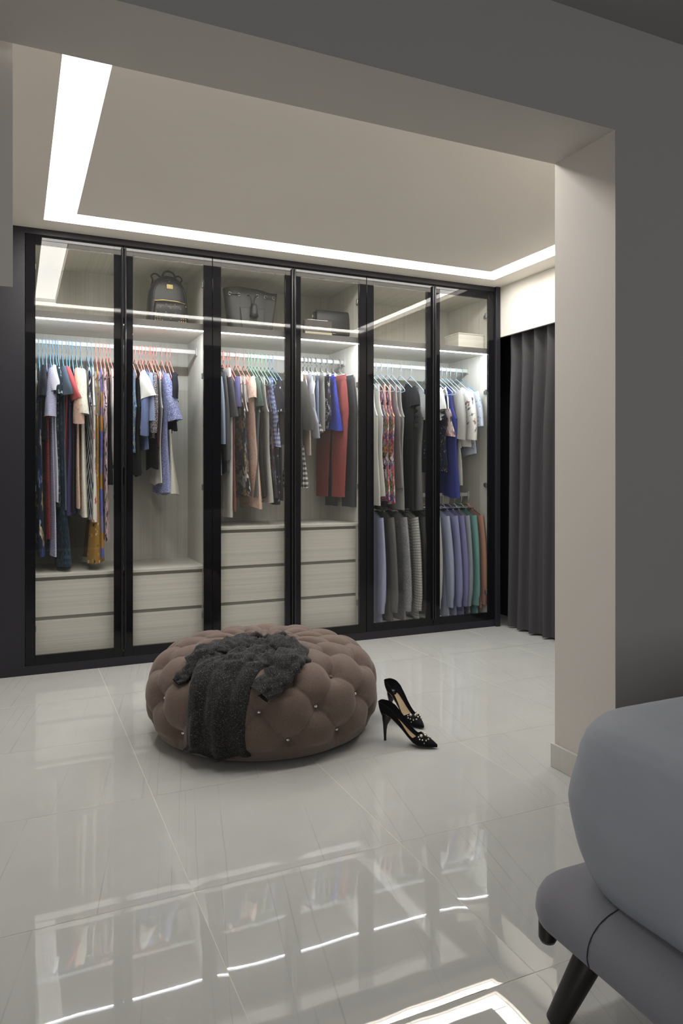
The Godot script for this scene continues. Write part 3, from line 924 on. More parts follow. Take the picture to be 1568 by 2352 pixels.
	cd.tube(smooth_path([Vector3(-0.03, 0.245, 0.036), Vector3(-0.02, 0.243, 0.05), Vector3(-0.006, 0.222, 0.055), Vector3(0.002, 0.18, 0.06)], 4), 0.003, 6)
	cd.tube(smooth_path([Vector3(0.034, 0.245, 0.036), Vector3(0.026, 0.243, 0.05), Vector3(0.014, 0.222, 0.055), Vector3(0.009, 0.18, 0.06)], 4), 0.003, 6)
	part("drawstring", cd, lea, t)
	var ts := MB.new()
	var tp := []
	for q in [[0.0, 0.188], [0.018, 0.185], [0.02, 0.17], [0.024, 0.13], [0.028, 0.108], [0.0, 0.104]]: tp.append(q)
	ts.lathe(tp, Vector3(0.005, 0.0, 0.067), 14)
	part("tassel", ts, lea, t)
	t = thing("clutch", "small dark clutch with a brushed metal lower edge, standing in front of the crossbody bag", "clutch", Vector3(1.786, sy, -4.33), 0.0, "bags on the wardrobe shelf")
	part("body", bx(-0.098, 0.0, -0.014, 0.098, 0.106, 0.014, 0.006), mat("dark_clutch", hx("4a4646"), 0.45), t)
	part("edge_band", bx(-0.092, 0.004, 0.012, 0.096, 0.03, 0.0165, 0.002), mat("brushed_edge", hx("b9b49c"), 0.35, {"metal": 0.7}), t)
	var fr := MB.new()
	fr.tube([Vector3(-0.07, 0.108, 0), Vector3(0.07, 0.108, 0)], 0.003, 6)
	part("frame", fr, silver, t)
	var em3 := MB.new()
	for k in 4: em3.box(Vector3(-0.014 + 0.008 * k, 0.056, 0.013), Vector3(-0.0085 + 0.008 * k, 0.063, 0.0155), 0.0008)
	em3.box(Vector3(-0.003, 0.046, 0.013), Vector3(0.006, 0.051, 0.0155), 0.0008)
	part("emblem", em3, silver, t)
	t = thing("crossbody_bag", "black leather flap crossbody bag leaning behind the small clutch", "handbag", Vector3(1.945, sy, -4.47), -0.06, "bags on the wardrobe shelf")
	part("body", soft([[0.0, 0.118, 0.035, 0], [0.02, 0.122, 0.042, 0], [0.12, 0.122, 0.036, 0], [0.18, 0.118, 0.024, 0], [0.2, 0.116, 0.01, 0]], 0.3), lea, t)
	part("flap", soft([[0.045, 0.116, 0.004, 0.046], [0.1, 0.119, 0.005, 0.043], [0.17, 0.117, 0.006, 0.034], [0.203, 0.114, 0.012, 0.014], [0.209, 0.112, 0.006, 0.0]], 0.25), lea, t)
	for s in [-1.0, 1.0]:
		var o := part("ring", ring_mesh(0.008, 0.002), silver, t)
		o.position = Vector3(s * 0.127, 0.165, 0.0)
		var st := MB.new()
		st.tube(smooth_path([Vector3(s * 0.112, 0.2, 0.0), Vector3(s * 0.128, 0.19, 0.0), Vector3(s * 0.129, 0.165, 0.0), Vector3(s * 0.131, 0.06, 0.002), Vector3(s * 0.128, 0.01, 0.0)], 4), 0.004, 6)
		part("strap", st, lea, t)
	var lk := MB.new()
	for k in 3:
		lk.ball(Vector3(-0.008 + 0.008 * k, 0.05, 0.052), 0.0035, 8)
		lk.ball(Vector3(-0.008 + 0.008 * k, 0.03, 0.05), 0.0035, 8)
	part("clasp", lk, silver, t)
	t = thing("storage_box", "pale wood grain storage box at the right end of the wardrobe shelf", "box", Vector3(2.955, sy, -4.385), 0.0)
	part("body", bx(-0.11, 0.0, -0.09, 0.11, 0.1, 0.09, 0.003, true), laminate(true), t)
	part("lid", bx(-0.112, 0.1, -0.092, 0.112, 0.108, 0.092, 0.002, true), laminate(true), t)

# ---------------------------------------------------------------- wardrobe
func laminate(level: bool) -> Material:
	var tx := streaks("laminate", hx("cac8be"), 0.10, 3)
	return mat("laminate", Color.WHITE, 0.55, {"tex": tx, "scale": 1.35, "scale_v": 0.6, "spec": 0.4})

func wardrobe_unit(label: String, x0: float, x1: float, drawers: int, top_y: float, seed_: int):
	var t := thing("wardrobe", label, "wardrobe", Vector3(x0, 0, ZF), 0.0, "units of the built-in wardrobe")
	var w := x1 - x0
	var lam := laminate(false)
	var d0 := -0.026      # carcass front
	var d1 := -0.555      # face of the back panel
	part("side_panel", bx(0, 0.05, d1 - 0.01, 0.025, 2.37, d0, 0.001), lam, t)
	part("side_panel", bx(w - 0.025, 0.05, d1 - 0.01, w, 2.37, d0, 0.001), lam, t)
	part("back_panel", bx(0.02, 0.05, d1 - 0.015, w - 0.02, 2.37, d1, 0.0), lam, t)
	part("top_panel", bx(0.025, 2.335, d1, w - 0.025, 2.365, d0, 0.001), lam, t)
	part("bottom_panel", bx(0.025, 0.05, d1, w - 0.025, 0.075, d0, 0.001), lam, t)
	var sh := part("shelf", bx(0.0255, 1.934, d1, w - 0.0255, 1.967, -0.034, 0.001, true), lam, t)
	part("front_profile", bx(0.0255, 1.930, -0.034, w - 0.0255, 1.967, -0.028, 0.001), mat("grey_profile", hx("64625e"), 0.5), sh)
	var rails := [1.84]
	if drawers == 0: rails.append(0.925)
	var rm := mat("rail_white", hx("b4b4ae"), 0.4)
	for ry in rails:
		var rl := MB.new()
		rl.box(Vector3(0.04, ry - 0.014, ZR - ZF - 0.006), Vector3(w - 0.032, ry + 0.014, ZR - ZF + 0.006), 0.004)
		var r := part("clothes_rail", rl, rm, t)
		for bxx in [[0.0255, 0.04], [w - 0.032, w - 0.0255]]:
			part("rail_bracket", bx(bxx[0], ry - 0.022, ZR - ZF - 0.014, bxx[1], ry + 0.026, ZR - ZF + 0.014, 0.002), rm, r)
	if drawers > 0:
		part("countertop", bx(0.0255, top_y - 0.018, d1, w - 0.0255, top_y, -0.052, 0.0015, true), lam, t)
		part("chest_side", bx(0.0255, 0.075, d1, 0.045, top_y - 0.018, -0.058, 0.001), lam, t)
		part("chest_side", bx(w - 0.045, 0.075, d1, w - 0.0255, top_y - 0.018, -0.058, 0.001), lam, t)
		part("chest_rail", bx(0.045, 0.075, -0.085, w - 0.045, top_y - 0.018, -0.08, 0.0), mat("gap_grey", hx("8e8c84"), 0.6), t)
		var h := (top_y - 0.018 - 0.08) / drawers
		for k in drawers:
			var y0 := 0.08 + h * k
			var dr := part("drawer", bx(0.0465, y0, -0.08, w - 0.0465, y0 + h - 0.02, -0.06, 0.0015, true), lam, t)
			part("drawer_lip", bx(0.0465, y0 + h - 0.02, -0.0795, w - 0.0465, y0 + h - 0.001, -0.074, 0.0), mat("gap_grey", hx("8e8c84"), 0.6), dr)
	var black := mat("gloss_black", hx("17171a"), 0.03, {"spec": 0.38})
	var blackm := mat("handle_black", hx("19191c"), 0.28, {"spec": 0.5})
	var pane := mat("pane", Color(0.5, 0.52, 0.51, 0.02), 0.0, {"spec": 0.38})
	pane.transparency = BaseMaterial3D.TRANSPARENCY_ALPHA
	for k in 2:
		var a := 0.0015 if k == 0 else w * 0.5 + 0.0015
		var b := w * 0.5 - 0.0015 if k == 0 else w - 0.0015
		var door := Node3D.new()
		door.name = "door"
		t.add_child(door, true)
		var lo := 0.05; var hi := 2.366
		var sl := 0.05
		part("stile", bx(a, lo, -0.022, a + sl, hi, 0, 0.0006), black, door)
		part("stile", bx(b - sl, lo, -0.022, b, hi, 0, 0.0006), black, door)
		part("top_rail", bx(a + sl, hi - 0.052, -0.022, b - sl, hi, 0, 0.0), black, door)
		part("bottom_rail", bx(a + sl, lo, -0.022, b - sl, lo + 0.052, 0, 0.0), black, door)
		part("glass", bx(a + sl, lo + 0.052, -0.006, b - sl, hi - 0.052, -0.0005), pane, door)
		var hx_ := b - 0.012 if k == 0 else a + 0.001
		var hb := MB.new()
		hb.box(Vector3(hx_, 0.09, -0.001), Vector3(hx_ + 0.011, 2.352, 0.02), 0.0045)
		part("handle", hb, blackm, door)
		# hinges on the outer side
		for hy in [2.2, 1.66, 1.0, 0.24]:
			var hg := MB.new()
			var s0 := 0.0255 if k == 0 else w - 0.0255
			var sg := 1.0 if k == 0 else -1.0
			hg.box(Vector3(minf(s0, s0 + sg * 0.011), hy - 0.012, -0.085), Vector3(maxf(s0, s0 + sg * 0.011), hy + 0.012, -0.03), 0.002)
			hg.box(Vector3(minf(s0, s0 + sg * 0.03), hy - 0.018, -0.045), Vector3(maxf(s0, s0 + sg * 0.03), hy + 0.018, -0.024), 0.003)
			part("hinge", hg, mat("hinge_steel", hx("8c8c88"), 0.35, {"metal": 0.8}), door)

func curtain():
	var t := thing("curtain", "dark grey pleated curtain hanging from the recess beside the wardrobe", "curtain", Vector3(3.195, 0, -3.1))
	var m := MB.new()
	for lay in 2:
		var P := []; var U := []
		for j in 41:
			var f := j / 40.0
			var y := lerpf(2.12, 0.012, f)
			var a := PackedVector3Array(); var u := PackedVector2Array()
			for i in 361:
				var g := i / 360.0
				var z := lerpf(-1.03, 0.98, g)
				var open := smoothstep(0.0, 0.45, f)
				var ph := TAUF * z / 0.128 + 1.3 + 0.5 * sin(z * 5.0)
				var x := -lerpf(0.024, 0.056, open) * (sin(ph + 0.8 * sin(ph + 0.6) * open) + 0.28 * sin(2.0 * ph + z * 4.0 + 2.0 * f))
				# pinch pleats at the heading
				x -= (1.0 - smoothstep(0.0, 0.16, f)) * 0.012 * exp(-pow(sin(ph * 0.5 - 0.8), 2.0) * 14.0)
				x += 0.006 * sin(z * 13.0 + f * 3.0) * open
				a.append(Vector3(x + 0.002 * lay, y, z)); u.append(Vector2(z, y))
			P.append(a); U.append(u)
		m.grid(P, U)
	var cm := mat("curtain_cloth", hx("48464a"), 0.5, {"spec": 0.35, "rim": 0.2, "tex": weave("curtain_weave", Color(0.9, 0.9, 0.9), Color.WHITE, 61, 1), "scale": 6.0})
	part("panel", m, cm, t)
	var r := MB.new()
	r.box(Vector3(-0.012, 2.12, -1.05), Vector3(0.012, 2.14, 1.0), 0.003)
	part("track", r, mat("rail_white", hx("b4b4ae"), 0.4), t)
	var hd := MB.new()
	hd.box(Vector3(-0.004, 2.09, -1.03), Vector3(0.004, 2.125, 0.98), 0.001)
	part("heading_tape", hd, cm, t)

# ---------------------------------------------------------------- bed
func bed():
	var t := thing("bed", "grey velvet upholstered low bed frame on splayed black wooden legs", "bed", Vector3(0.95, 0, -1.21))
	var vel := mat("grey_velvet", hx("7c7c84"), 0.72, {"rim": 0.9, "spec": 0.25})
	# rounded rails: a section swept round the frame; the bed runs +x and +z from its near foot corner
	var Wb := 1.75; var Lb := 2.15
	var rail := func(grow: float) -> Array:
		var rad := 0.09
		var out := []
		for c in [[rad, rad, PI, 1.5 * PI], [Wb - rad, rad, 1.5 * PI, TAUF], [Wb - rad, Lb - rad, 0.0, 0.5 * PI], [rad, Lb - rad, 0.5 * PI, PI]]:
			for k in 9:
				var an := lerpf(c[2], c[3], k / 8.0)
				out.append(Vector3(c[0] + (rad + grow) * cos(an), 0, c[1] + (rad + grow) * sin(an)))
			
		return out
	var m := MB.new()
	var P := []; var U := []
	for q in [[0.172, -0.3], [0.172, -0.03], [0.174, -0.012], [0.182, 0.0], [0.2, 0.005], [0.222, 0.002], [0.24, -0.008], [0.254, -0.024], [0.264, -0.045], [0.27, -0.07], [0.272, -0.12], [0.268, -0.3]]:
		var ring: Array = rail.call(maxf(q[1], -0.085))
		var a := PackedVector3Array(); var u := PackedVector2Array()
		for p in ring + [ring[0]]:
			var pp: Vector3 = p
			if q[1] < -0.085:
				var c := Vector3(Wb * 0.5, 0, Lb * 0.5)
				pp = c + (p - c) * Vector3(1.0 + 2.0 * (q[1] + 0.085) / Wb, 1, 1.0 + 2.0 * (q[1] + 0.085) / Lb)
			pp.y = q[0]
			a.append(pp); u.append(Vector2(pp.x + pp.z, q[0]))
		P.append(a); U.append(u)
	m.grid(P, U, true)
	part("upholstered_frame", m, vel, t)
	var seam := MB.new()
	for z in [0.2, 1.2]:
		seam = MB.new()
		seam.tube(smooth_path([Vector3(0.012, 0.174, z), Vector3(0.0, 0.183, z), Vector3(-0.0052, 0.2, z), Vector3(-0.0022, 0.222, z), Vector3(0.0078, 0.24, z), Vector3(0.024, 0.2545, z), Vector3(0.045, 0.2645, z), Vector3(0.07, 0.2705, z)], 5), 0.0011, 6)
		part("seam", seam, mat("seam_dark", hx("2c2c30"), 0.8), t)
	part("slat_base", bx(0.2, 0.17, 0.2, Wb - 0.2, 0.255, Lb - 0.2, 0.01), mat("bed_base_dark", hx("2a2a2c"), 0.8), t)
	var wood := mat("leg_black", hx("1c1816"), 0.38)
	for q in [[0.075, 0.14, -0.055, -0.05], [Wb - 0.075, 0.14, 0.055, -0.05], [0.075, Lb - 0.14, -0.055, 0.05], [Wb - 0.075, Lb - 0.14, 0.055, 0.05]]:
		var l := MB.new()
		l.tube([Vector3(q[0], 0.172, q[1]), Vector3(q[0] + q[2], 0.004, q[1] + q[3]), Vector3(q[0] + q[2], 0.0, q[1] + q[3])], [0.03, 0.021, 0.018], 20)
		part("leg", l, wood, t)
	var gf := MB.new()
	gf.lathe([[0.0, 0.178], [0.019, 0.178], [0.019, 0.13], [0.015, 0.122], [0.0, 0.12]], Vector3(0.045, 0, 0.035), 18)
	part("glide_foot", gf, wood, t)
	var mt := thing("mattress", "thick mattress in a blue grey fitted sheet on the low bed frame", "mattress", Vector3(0.95, 0, -1.21))
	var nz := FastNoiseLite.new()
	nz.seed = 4; nz.frequency = 1.0
	var mm := MB.new()
	P = []; U = []
	var x0 := 0.035; var x1 := Wb - 0.035; var z0 := 0.06; var z1 := Lb - 0.06
	var prof := [[0.262, 0.05], [0.274, 0.036], [0.31, 0.016], [0.36, 0.002], [0.42, -0.006], [0.48, -0.003], [0.53, 0.004], [0.57, 0.016], [0.595, 0.034], [0.61, 0.058], [0.6175, 0.09], [0.62, 0.14], [0.622, 0.3], [0.624, 0.6]]
	for j in (prof.size() - 1) * 5 + 1:
		var k := mini(j / 5, prof.size() - 2)
		var f := (j - k * 5) / 5.0
		var y := lerpf(prof[k][0], prof[k + 1][0], f)
		var ins: float = cubic_interpolate(prof[k][1], prof[k + 1][1], prof[maxi(k - 1, 0)][1], prof[mini(k + 2, prof.size() - 1)][1], f)
		var a := PackedVector3Array(); var u := PackedVector2Array()
		var R := maxf(0.1 - ins * 0.3, 0.02)
		var hx2 := (x1 - x0) * 0.5 - ins; var hz2 := (z1 - z0) * 0.5 - ins
		hx2 = maxf(hx2, R + 0.01); hz2 = maxf(hz2, R + 0.01)
		var n_ := 240
		var per := 4.0 * (hx2 + hz2 - 2.0 * R) + TAUF * R
		for i in n_ + 1:
			var s := per * (i % n_) / n_
			var p := Vector3.ZERO; var nrm := Vector3.ZERO
			var sides := [[Vector3(hx2 - R, 0, -hz2), Vector3(-1, 0, 0), 2.0 * (hx2 - R)], [Vector3(-hx2, 0, -hz2 + R), Vector3(0, 0, 1), 2.0 * (hz2 - R)], [Vector3(-hx2 + R, 0, hz2), Vector3(1, 0, 0), 2.0 * (hx2 - R)], [Vector3(hx2, 0, hz2 - R), Vector3(0, 0, -1), 2.0 * (hz2 - R)]]
			for q in 4:
				if s <= sides[q][2]:
					p = sides[q][0] + sides[q][1] * s
					nrm = [Vector3(0, 0, -1), Vector3(-1, 0, 0), Vector3(0, 0, 1), Vector3(1, 0, 0)][q]
					break
				s -= sides[q][2]
				if s <= PI * 0.5 * R:
					var an := s / R
					var e: Array = [[Vector3(-hx2 + R, 0, -hz2 + R), Vector3(0, 0, -1), Vector3(-1, 0, 0)], [Vector3(-hx2 + R, 0, hz2 - R), Vector3(-1, 0, 0), Vector3(0, 0, 1)], [Vector3(hx2 - R, 0, hz2 - R), Vector3(0, 0, 1), Vector3(1, 0, 0)], [Vector3(hx2 - R, 0, -hz2 + R), Vector3(1, 0, 0), Vector3(0, 0, -1)]][q]
					nrm = e[1] * cos(an) + e[2] * sin(an)
					p = e[0] + nrm * R
					break
				s -= PI * 0.5 * R
			# soft drag folds of the fitted sheet
			var fold := 0.005 * nz.get_noise_2d((p.x + p.z) * 7.0 + y * 6.0, y * 4.0) + 0.0022 * sin((p.x - p.z) * 26.0 + y * 22.0) * (1.0 - smoothstep(0.3, 0.6, y))
			p += nrm * fold * (1.0 if ins < 0.1 else 0.3)
			p += Vector3((x0 + x1) * 0.5, y + 0.007 * nz.get_noise_2d(p.x * 5.0, p.z * 5.0) * float(ins > 0.08), (z0 + z1) * 0.5)
			a.append(p); u.append(Vector2(p.x + p.z, y))
		P.append(a); U.append(u)
	var last: PackedVector3Array = P[-1]
	var cen := PackedVector3Array(); var cu := PackedVector2Array()
	for i in last.size(): cen.append(Vector3((x0 + x1) * 0.5, 0.625, lerpf(last[i].z, (z0 + z1) * 0.5, 0.6))); cu.append(Vector2.ZERO)
	P.append(cen); U.append(cu)
	mm.grid(P, U, true)
	var sheet := mat("grey_sheet", hx("9a9ea7"), 0.7, {"spec": 0.35, "rim": 0.2})
	part("fitted_sheet", mm, sheet, mt)
	var pp := MB.new()
	for q in [[0.0, 0.0], [0.022, 0.004]]:
		var line := []
		for k in 30:
			var z := lerpf(0.25, 2.0, k / 29.0)
			line.append(Vector3(x0 + 0.11 + q[0] + 0.02 * (1.0 - smoothstep(0.0, 0.2, k / 29.0)), 0.6185 + q[1] * 0.3, z))
		pp.tube(line, 0.0026, 6)
	part("seam_piping", pp, sheet, mt)

# ---------------------------------------------------------------- what hangs in the wardrobe
func clothes():
	wear("strap", 0.122, 0.629, "navy_geo", "blue", "long navy dress with scattered beige and blue geometric shapes, leftmost on the rail", "dress", "navy geometric dress", {"th": 0.014})
	wear("sleeved", 0.142, 1.271, "lace_black", "blue", "sheer black lace top with ruffled shoulder beside the navy geometric dress", "top", "black lace top", {"sl": 0.16})
	wear("tank", 0.162, 0.716, "maroon", "blue", "dark red maroon patterned long dress near the left end of the rail", "dress", "maroon dress", {"th": 0.013})
	wear("sleeved", 0.180, 0.627, "stripe_blue", "blue", "blue and white fine striped long dress with flared sleeves", "dress", "striped long dress", {"sl": 0.27, "sx": -0.012, "cuff_t": 0.034})
	wear("sleeved", 0.196, 0.927, "dcdcee", "blue", "pale lavender white dress with a wide short cap sleeve", "dress", "lavender white dress", {"sl": 0.13, "cuff_t": 0.04})
	wear("sleeved", 0.212, 0.890, "scroll_dark", "blue", "dark green dress with a white scroll print and lace cap sleeve", "dress", "scroll print dress", {"sl": 0.15, "cuff_t": 0.036})
	wear("tank", 0.225, 0.548, "teal_print", "blue", "dark teal blue print maxi dress whose hem reaches the drawer top", "dress", "teal maxi dress", {"th": 0.016, "flare": 0.02, "lean": 0.03})
	wear("sleeved", 0.248, 0.886, "45586c", "blue", "slate blue short sleeved dress with a square open sleeve", "dress", "slate blue dress", {"sl": 0.15, "cuff_t": 0.042, "sx": 0.02})
	wear("sleeved", 0.271, 1.068, "b03034", "blue", "bright red short sleeved dress between the slate blue and the purple one", "dress", "red dress", {"sl": 0.17, "cuff_t": 0.03, "sx": 0.055, "hw": 0.18})
	wear("tank", 0.285, 0.846, "3a3060", "blue", "deep purple pleated dress hanging next to the red dress", "dress", "purple dress", {"flare": 0.014, "fold": 0.009})
	wear("tank", 0.303, 0.868, "26262c", "blue", "plain black knee length dress between the purple dress and the blush lace dress", "dress", "plain black dress")
	wear("sleeved", 0.324, 0.890, "blush_lace", "blue", "blush pink lace dress with long bell sleeves", "dress", "blush lace dress", {"sl": 0.3, "cuff_t": 0.03})
	wear("sleeved", 0.349, 0.842, "ivory_lace", "blue", "ivory lace dress with a gathered ruffled sleeve", "dress", "ivory lace dress", {"sl": 0.25, "cuff_t": 0.04, "flare": 0.01})
	wear("tank", 0.386, 0.828, "chevron", "blue", "navy and white chevron striped sleeveless dress", "dress", "chevron dress", {"th": 0.013})
	wear("tank", 0.410, 0.815, "white_coral", "blue", "white sleeveless dress with watery coral and blue flowers", "dress", "coral flower dress", {"trim": "e9e4dc", "flare": 0.012})
	wear("strap", 0.433, 0.577, "mustard", "pink", "long mustard yellow dress with small white flowers and a flared skirt", "dress", "mustard dress", {"top": -0.42, "flare": 0.03, "fold": 0.01, "th": 0.012})
	wear("strap", 0.455, 0.604, "periwinkle", "pink", "periwinkle blue strappy dress with mustard colour blocks", "dress", "periwinkle dress", {"top": -0.42})
	wear("tank", 0.476, 0.689, "pink_tropic", "pink", "pink pinstriped dress printed with green palm leaves", "dress", "palm leaf dress", {"th": 0.014})
	wear("strap", 0.495, 1.024, "1d1d22", "pink", "black strappy camisole dress beside the left door stile", "dress", "black camisole dress")
	wear("tank", 0.512, 1.121, "ded6cc", "pink", "cream slip dress half hidden by the first door stile", "dress", "cream slip dress")
	wear("tank", 0.636, 1.194, "blue_floral", "pink", "dusty blue sleeveless top with green leaf print", "top", "leaf print top", {"trim": "6f86a4"})
	wear("tank", 0.660, 1.070, "232326", "pink", "black sleeveless tunic with a ragged hem", "tunic", "black tunic", {"flare": 0.02})
	wear("sleeved", 0.685, 1.347, "dddbd2", "pink", "cream blouse with a black edged flutter sleeve", "blouse", "cream flutter blouse", {"sl": 0.14, "cuff_t": 0.05, "sx": 0.035})
	wear("sleeved", 0.700, 1.225, "5a6ea4", "pink", "mid blue denim shirt with long narrow sleeves", "shirt", "denim shirt", {"sl": 0.36, "sx": -0.01})
	wear("sleeved", 0.720, 1.361, "8494c4", "pink", "light chambray blue shirt with a folded sleeve cuff", "shirt", "chambray shirt", {"sl": 0.28, "sw": 0.055})
	wear("sleeved", 0.742, 1.294, "bw_print", "pink", "black and white speckled print blouse with half sleeves", "blouse", "speckled blouse", {"sl": 0.34, "sw": 0.06, "sx": -0.01})
	wear("tank", 0.752, 1.111, "1f1d22", "pink", "black sleeveless dress between the speckled blouse and the maroon top", "dress", "black shift dress", {"th": 0.016})
	wear("tank", 0.767, 1.226, "4a2026", "pink", "dark maroon sleeveless top beside the white tank", "top", "dark maroon top")
	wear("tank", 0.785, 1.017, "dfddd4", "pink", "long white tank dress with narrow straps", "dress", "long white tank", {"hw": 0.17})
	wear("sleeved", 0.818, 0.959, "melange_blue", "pink", "blue and white melange knit dress with a wide batwing sleeve", "dress", "melange dress", {"sl": 0.27, "cuff_t": 0.045, "sx": 0.045, "th": 0.018, "flare": 0.008})
	wear("skirt", 0.849, 0.959, "d2d0bc", "pink", "cream buttoned skirt hanging low on long loops at the end of the rail", "skirt", "cream button skirt", {"top": -0.5, "flare": 0.03, "hw": 0.2})
	wear("sleeved", 0.869, 1.341, "22232f", "pink", "navy blouse with scalloped ruffles, last on the left rail", "blouse", "navy ruffle blouse", {"sl": 0.14, "ruff": "22232f"})
	wear("sleeved", 1.138, 1.075, "8ea0b8", "white", "pale blue denim shirt dress at the left of the middle rail", "dress", "pale denim dress", {"sl": 0.4, "th": 0.013})
	wear("shirt", 1.171, 1.085, "55565a", "white", "long charcoal shirt with a pointed collar", "shirt", "charcoal shirt", {"sl": 0.5, "th": 0.014, "lean": 0.03, "turn": -0.06})
	wear("sleeved", 1.201, 1.429, "4b4a52", "pink", "dark grey jacket with a white lined collar", "jacket", "grey jacket", {"sl": 0.24, "sw": 0.06, "sx": 0.02})
	wear("trousers", 1.206, 0.810, "cfcdc4", "pink", "long white trousers hanging lowest on the middle rail", "trousers", "white trousers", {"hw": 0.19, "th": 0.018})
	wear("tank", 1.231, 0.848, "8a3a34", "pink", "rust red sleeveless dress beside the white trousers", "dress", "rust red dress", {"hw": 0.19})
	wear("sleeved", 1.247, 1.485, "4e4a86", "pink", "purple short sleeved top above the rust red dress", "top", "purple top", {"sl": 0.18, "sw": 0.05})
	wear("tank", 1.286, 0.935, "floral_bw", "pink", "black and white floral dress with yellow and orange accents", "dress", "black and white floral dress", {"lean": 0.05, "trim": "e4e2da", "th": 0.016})
	wear("tank", 1.306, 1.514, "dcdad0", "pink", "short white tank top between the floral and the beige lace dress", "top", "short white tank")
	wear("sleeved", 1.342, 0.865, "blush_lace", "pink", "beige pink lace dress with a fringed hem", "dress", "beige lace dress", {"lean": 0.045, "sl": 0.12, "sw": 0.05, "sx": -0.02, "th": 0.02})
	wear("sleeved", 1.370, 1.462, "4d6458", "green", "dark green short sleeved tee", "top", "dark green tee", {"sl": 0.17, "sw": 0.055})
	wear("tank", 1.387, 0.933, "6d706f", "green", "grey zipped pinafore dress with oval armholes", "dress", "grey pinafore", {"th": 0.012, "trim": "b9bcbc"})
	wear("tank", 1.410, 0.927, "332f2b", "green", "very dark brown sleeveless dress", "dress", "dark brown dress", {"th": 0.018})
	wear("tank", 1.433, 0.902, "c9c6ba", "green", "cream sleeveless dress with a curved armhole", "dress", "cream sleeveless dress", {"lean": 0.035})
	wear("tank", 1.459, 0.929, "paisley", "green", "purple and red paisley dress", "dress", "paisley dress", {"lean": 0.045, "th": 0.016})
	wear("tank", 1.487, 1.256, "gingham_blue", "green", "blue and white gingham top", "top", "blue gingham top", {"th": 0.014, "lean": 0.03})
	wear("sleeved", 1.510, 0.892, "polka", "blue", "dark navy dress with white polka dots", "dress", "polka dot dress", {"sl": 0.2, "sw": 0.05})
	wear("sleeved", 1.537, 0.906, "3a3634", "blue", "dark taupe long sleeved dress beside the third door stile", "dress", "dark taupe dress", {"sl": 0.4})
	wear("sleeved", 1.687, 1.012, "55534f", "white", "charcoal flared jacket dress over a black and white gingham skirt", "dress", "gingham skirt dress", {"sl": 0.3, "sx": 0.03, "sw": 0.085, "cuff_t": 0.03, "th": 0.016, "skirt_key": "gingham_black", "skirt_y": 1.259})
	wear("skirt", 1.696, 1.439, "ddd8cc", "clip", "short cream skirt behind the gingham skirt dress", "skirt", "short cream skirt", {"hw": 0.17})
	wear("trousers", 1.723, 1.200, "dcbfae", "clip", "peach pink trousers clipped by the waist", "trousers", "peach trousers", {"hw": 0.17, "lean": 0.02})
	wear("trousers", 1.756, 1.309, "a9b0be", "clip", "pale grey blue jeans clipped by the waist", "jeans", "pale jeans", {"hw": 0.18, "lean": 0.03, "th": 0.016})
	wear("skirt", 1.784, 1.605, "d2d3c8", "clip", "off white shorts clipped behind the pale jeans", "shorts", "off white shorts", {"hw": 0.17})
	wear("skirt", 1.808, 1.405, "7482a4", "clip", "blue denim skirt with a black gingham ruffle", "skirt", "denim ruffle skirt", {"hw": 0.17, "ruffle": "gingham_black", "ruffle_h": 0.06})
	wear("skirt", 1.842, 1.363, "8b8b82", "clip", "grey green straight skirt", "skirt", "grey green skirt", {"hw": 0.17})
	wear("trousers", 1.882, 1.378, "black_floral", "clip", "black cropped trousers with white leaf print", "trousers", "leaf print trousers", {"hw": 0.17})
	wear("skirt", 1.922, 1.371, "lace_royal", "clip", "royal blue flared skirt with a lace hem", "skirt", "royal blue skirt", {"hw": 0.18, "flare": 0.014, "lean": 0.03})
	wear("trousers", 1.966, 0.925, "98302c", "clip", "red tailored trousers clipped by the waist", "trousers", "red trousers", {"hw": 0.22, "turn": 0.1})
	wear("trousers", 2.016, 0.860, "40434a", "clip", "dark navy trousers, last on the middle rail", "trousers", "navy trousers", {"hw": 0.22, "turn": 0.12})
	wear("tank", 2.206, 0.875, "e2e0d8", "pale", "white ribbed tank dress at the left of the right rail", "dress", "white tank dress", {"th": 0.014, "lean": 0.02})
	wear("tank", 2.252, 0.919, "d2d0c6", "pale", "cream tank dress with a waist seam", "dress", "cream tank dress", {"th": 0.016})
	wear("tank", 2.295, 0.894, "tank_floral", "pale", "red and violet flowered tank dress, left of two alike", "dress", "left flowered tank dress", {"trim": "d9a080", "th": 0.013})
	wear("tank", 2.335, 0.881, "tank_floral", "pale", "red and violet flowered tank dress, right of two alike", "dress", "right flowered tank dress", {"trim": "d9a080", "th": 0.013})
	wear("tank", 2.382, 0.986, "8c8080", "pale", "taupe sleeveless dress with bound armholes", "dress", "taupe dress", {"trim": "a89a98", "th": 0.014, "lean": 0.02})
	wear("tank", 2.423, 0.843, "9b9a94", "pale", "light grey dress with a black bow at the shoulder", "dress", "light grey dress", {"th": 0.011})
	wear("sleeved", 2.491, 0.830, "27272a", "pale", "long black dress with white edged flutter sleeves", "dress", "long black dress", {"sl": 0.12, "sw": 0.07, "th": 0.022, "ruff": "3a3a3c"})
	wear("tank", 2.574, 0.822, "7c7b7a", "pale", "mid grey long dress beside the fifth door stile", "dress", "mid grey dress", {"th": 0.014})
	wear("sleeved", 2.708, 1.462, "dcdad2", "pale", "white blouse with rows of ruffles on the sleeve", "blouse", "white ruffle blouse", {"sl": 0.14, "ruff": "dcdad2"})
	wear("tank", 2.758, 1.099, "star_navy", "pale", "black navy blouse dress with tiny pale flower specks", "dress", "speckled navy dress", {"th": 0.02})
	wear("strap", 2.801, 1.346, "cami_floral", "pale", "white camisole with a peach flower and thick white straps", "camisole", "flower camisole", {"top": -0.3, "strap_r": 0.006, "trim": "e0dcd8"})
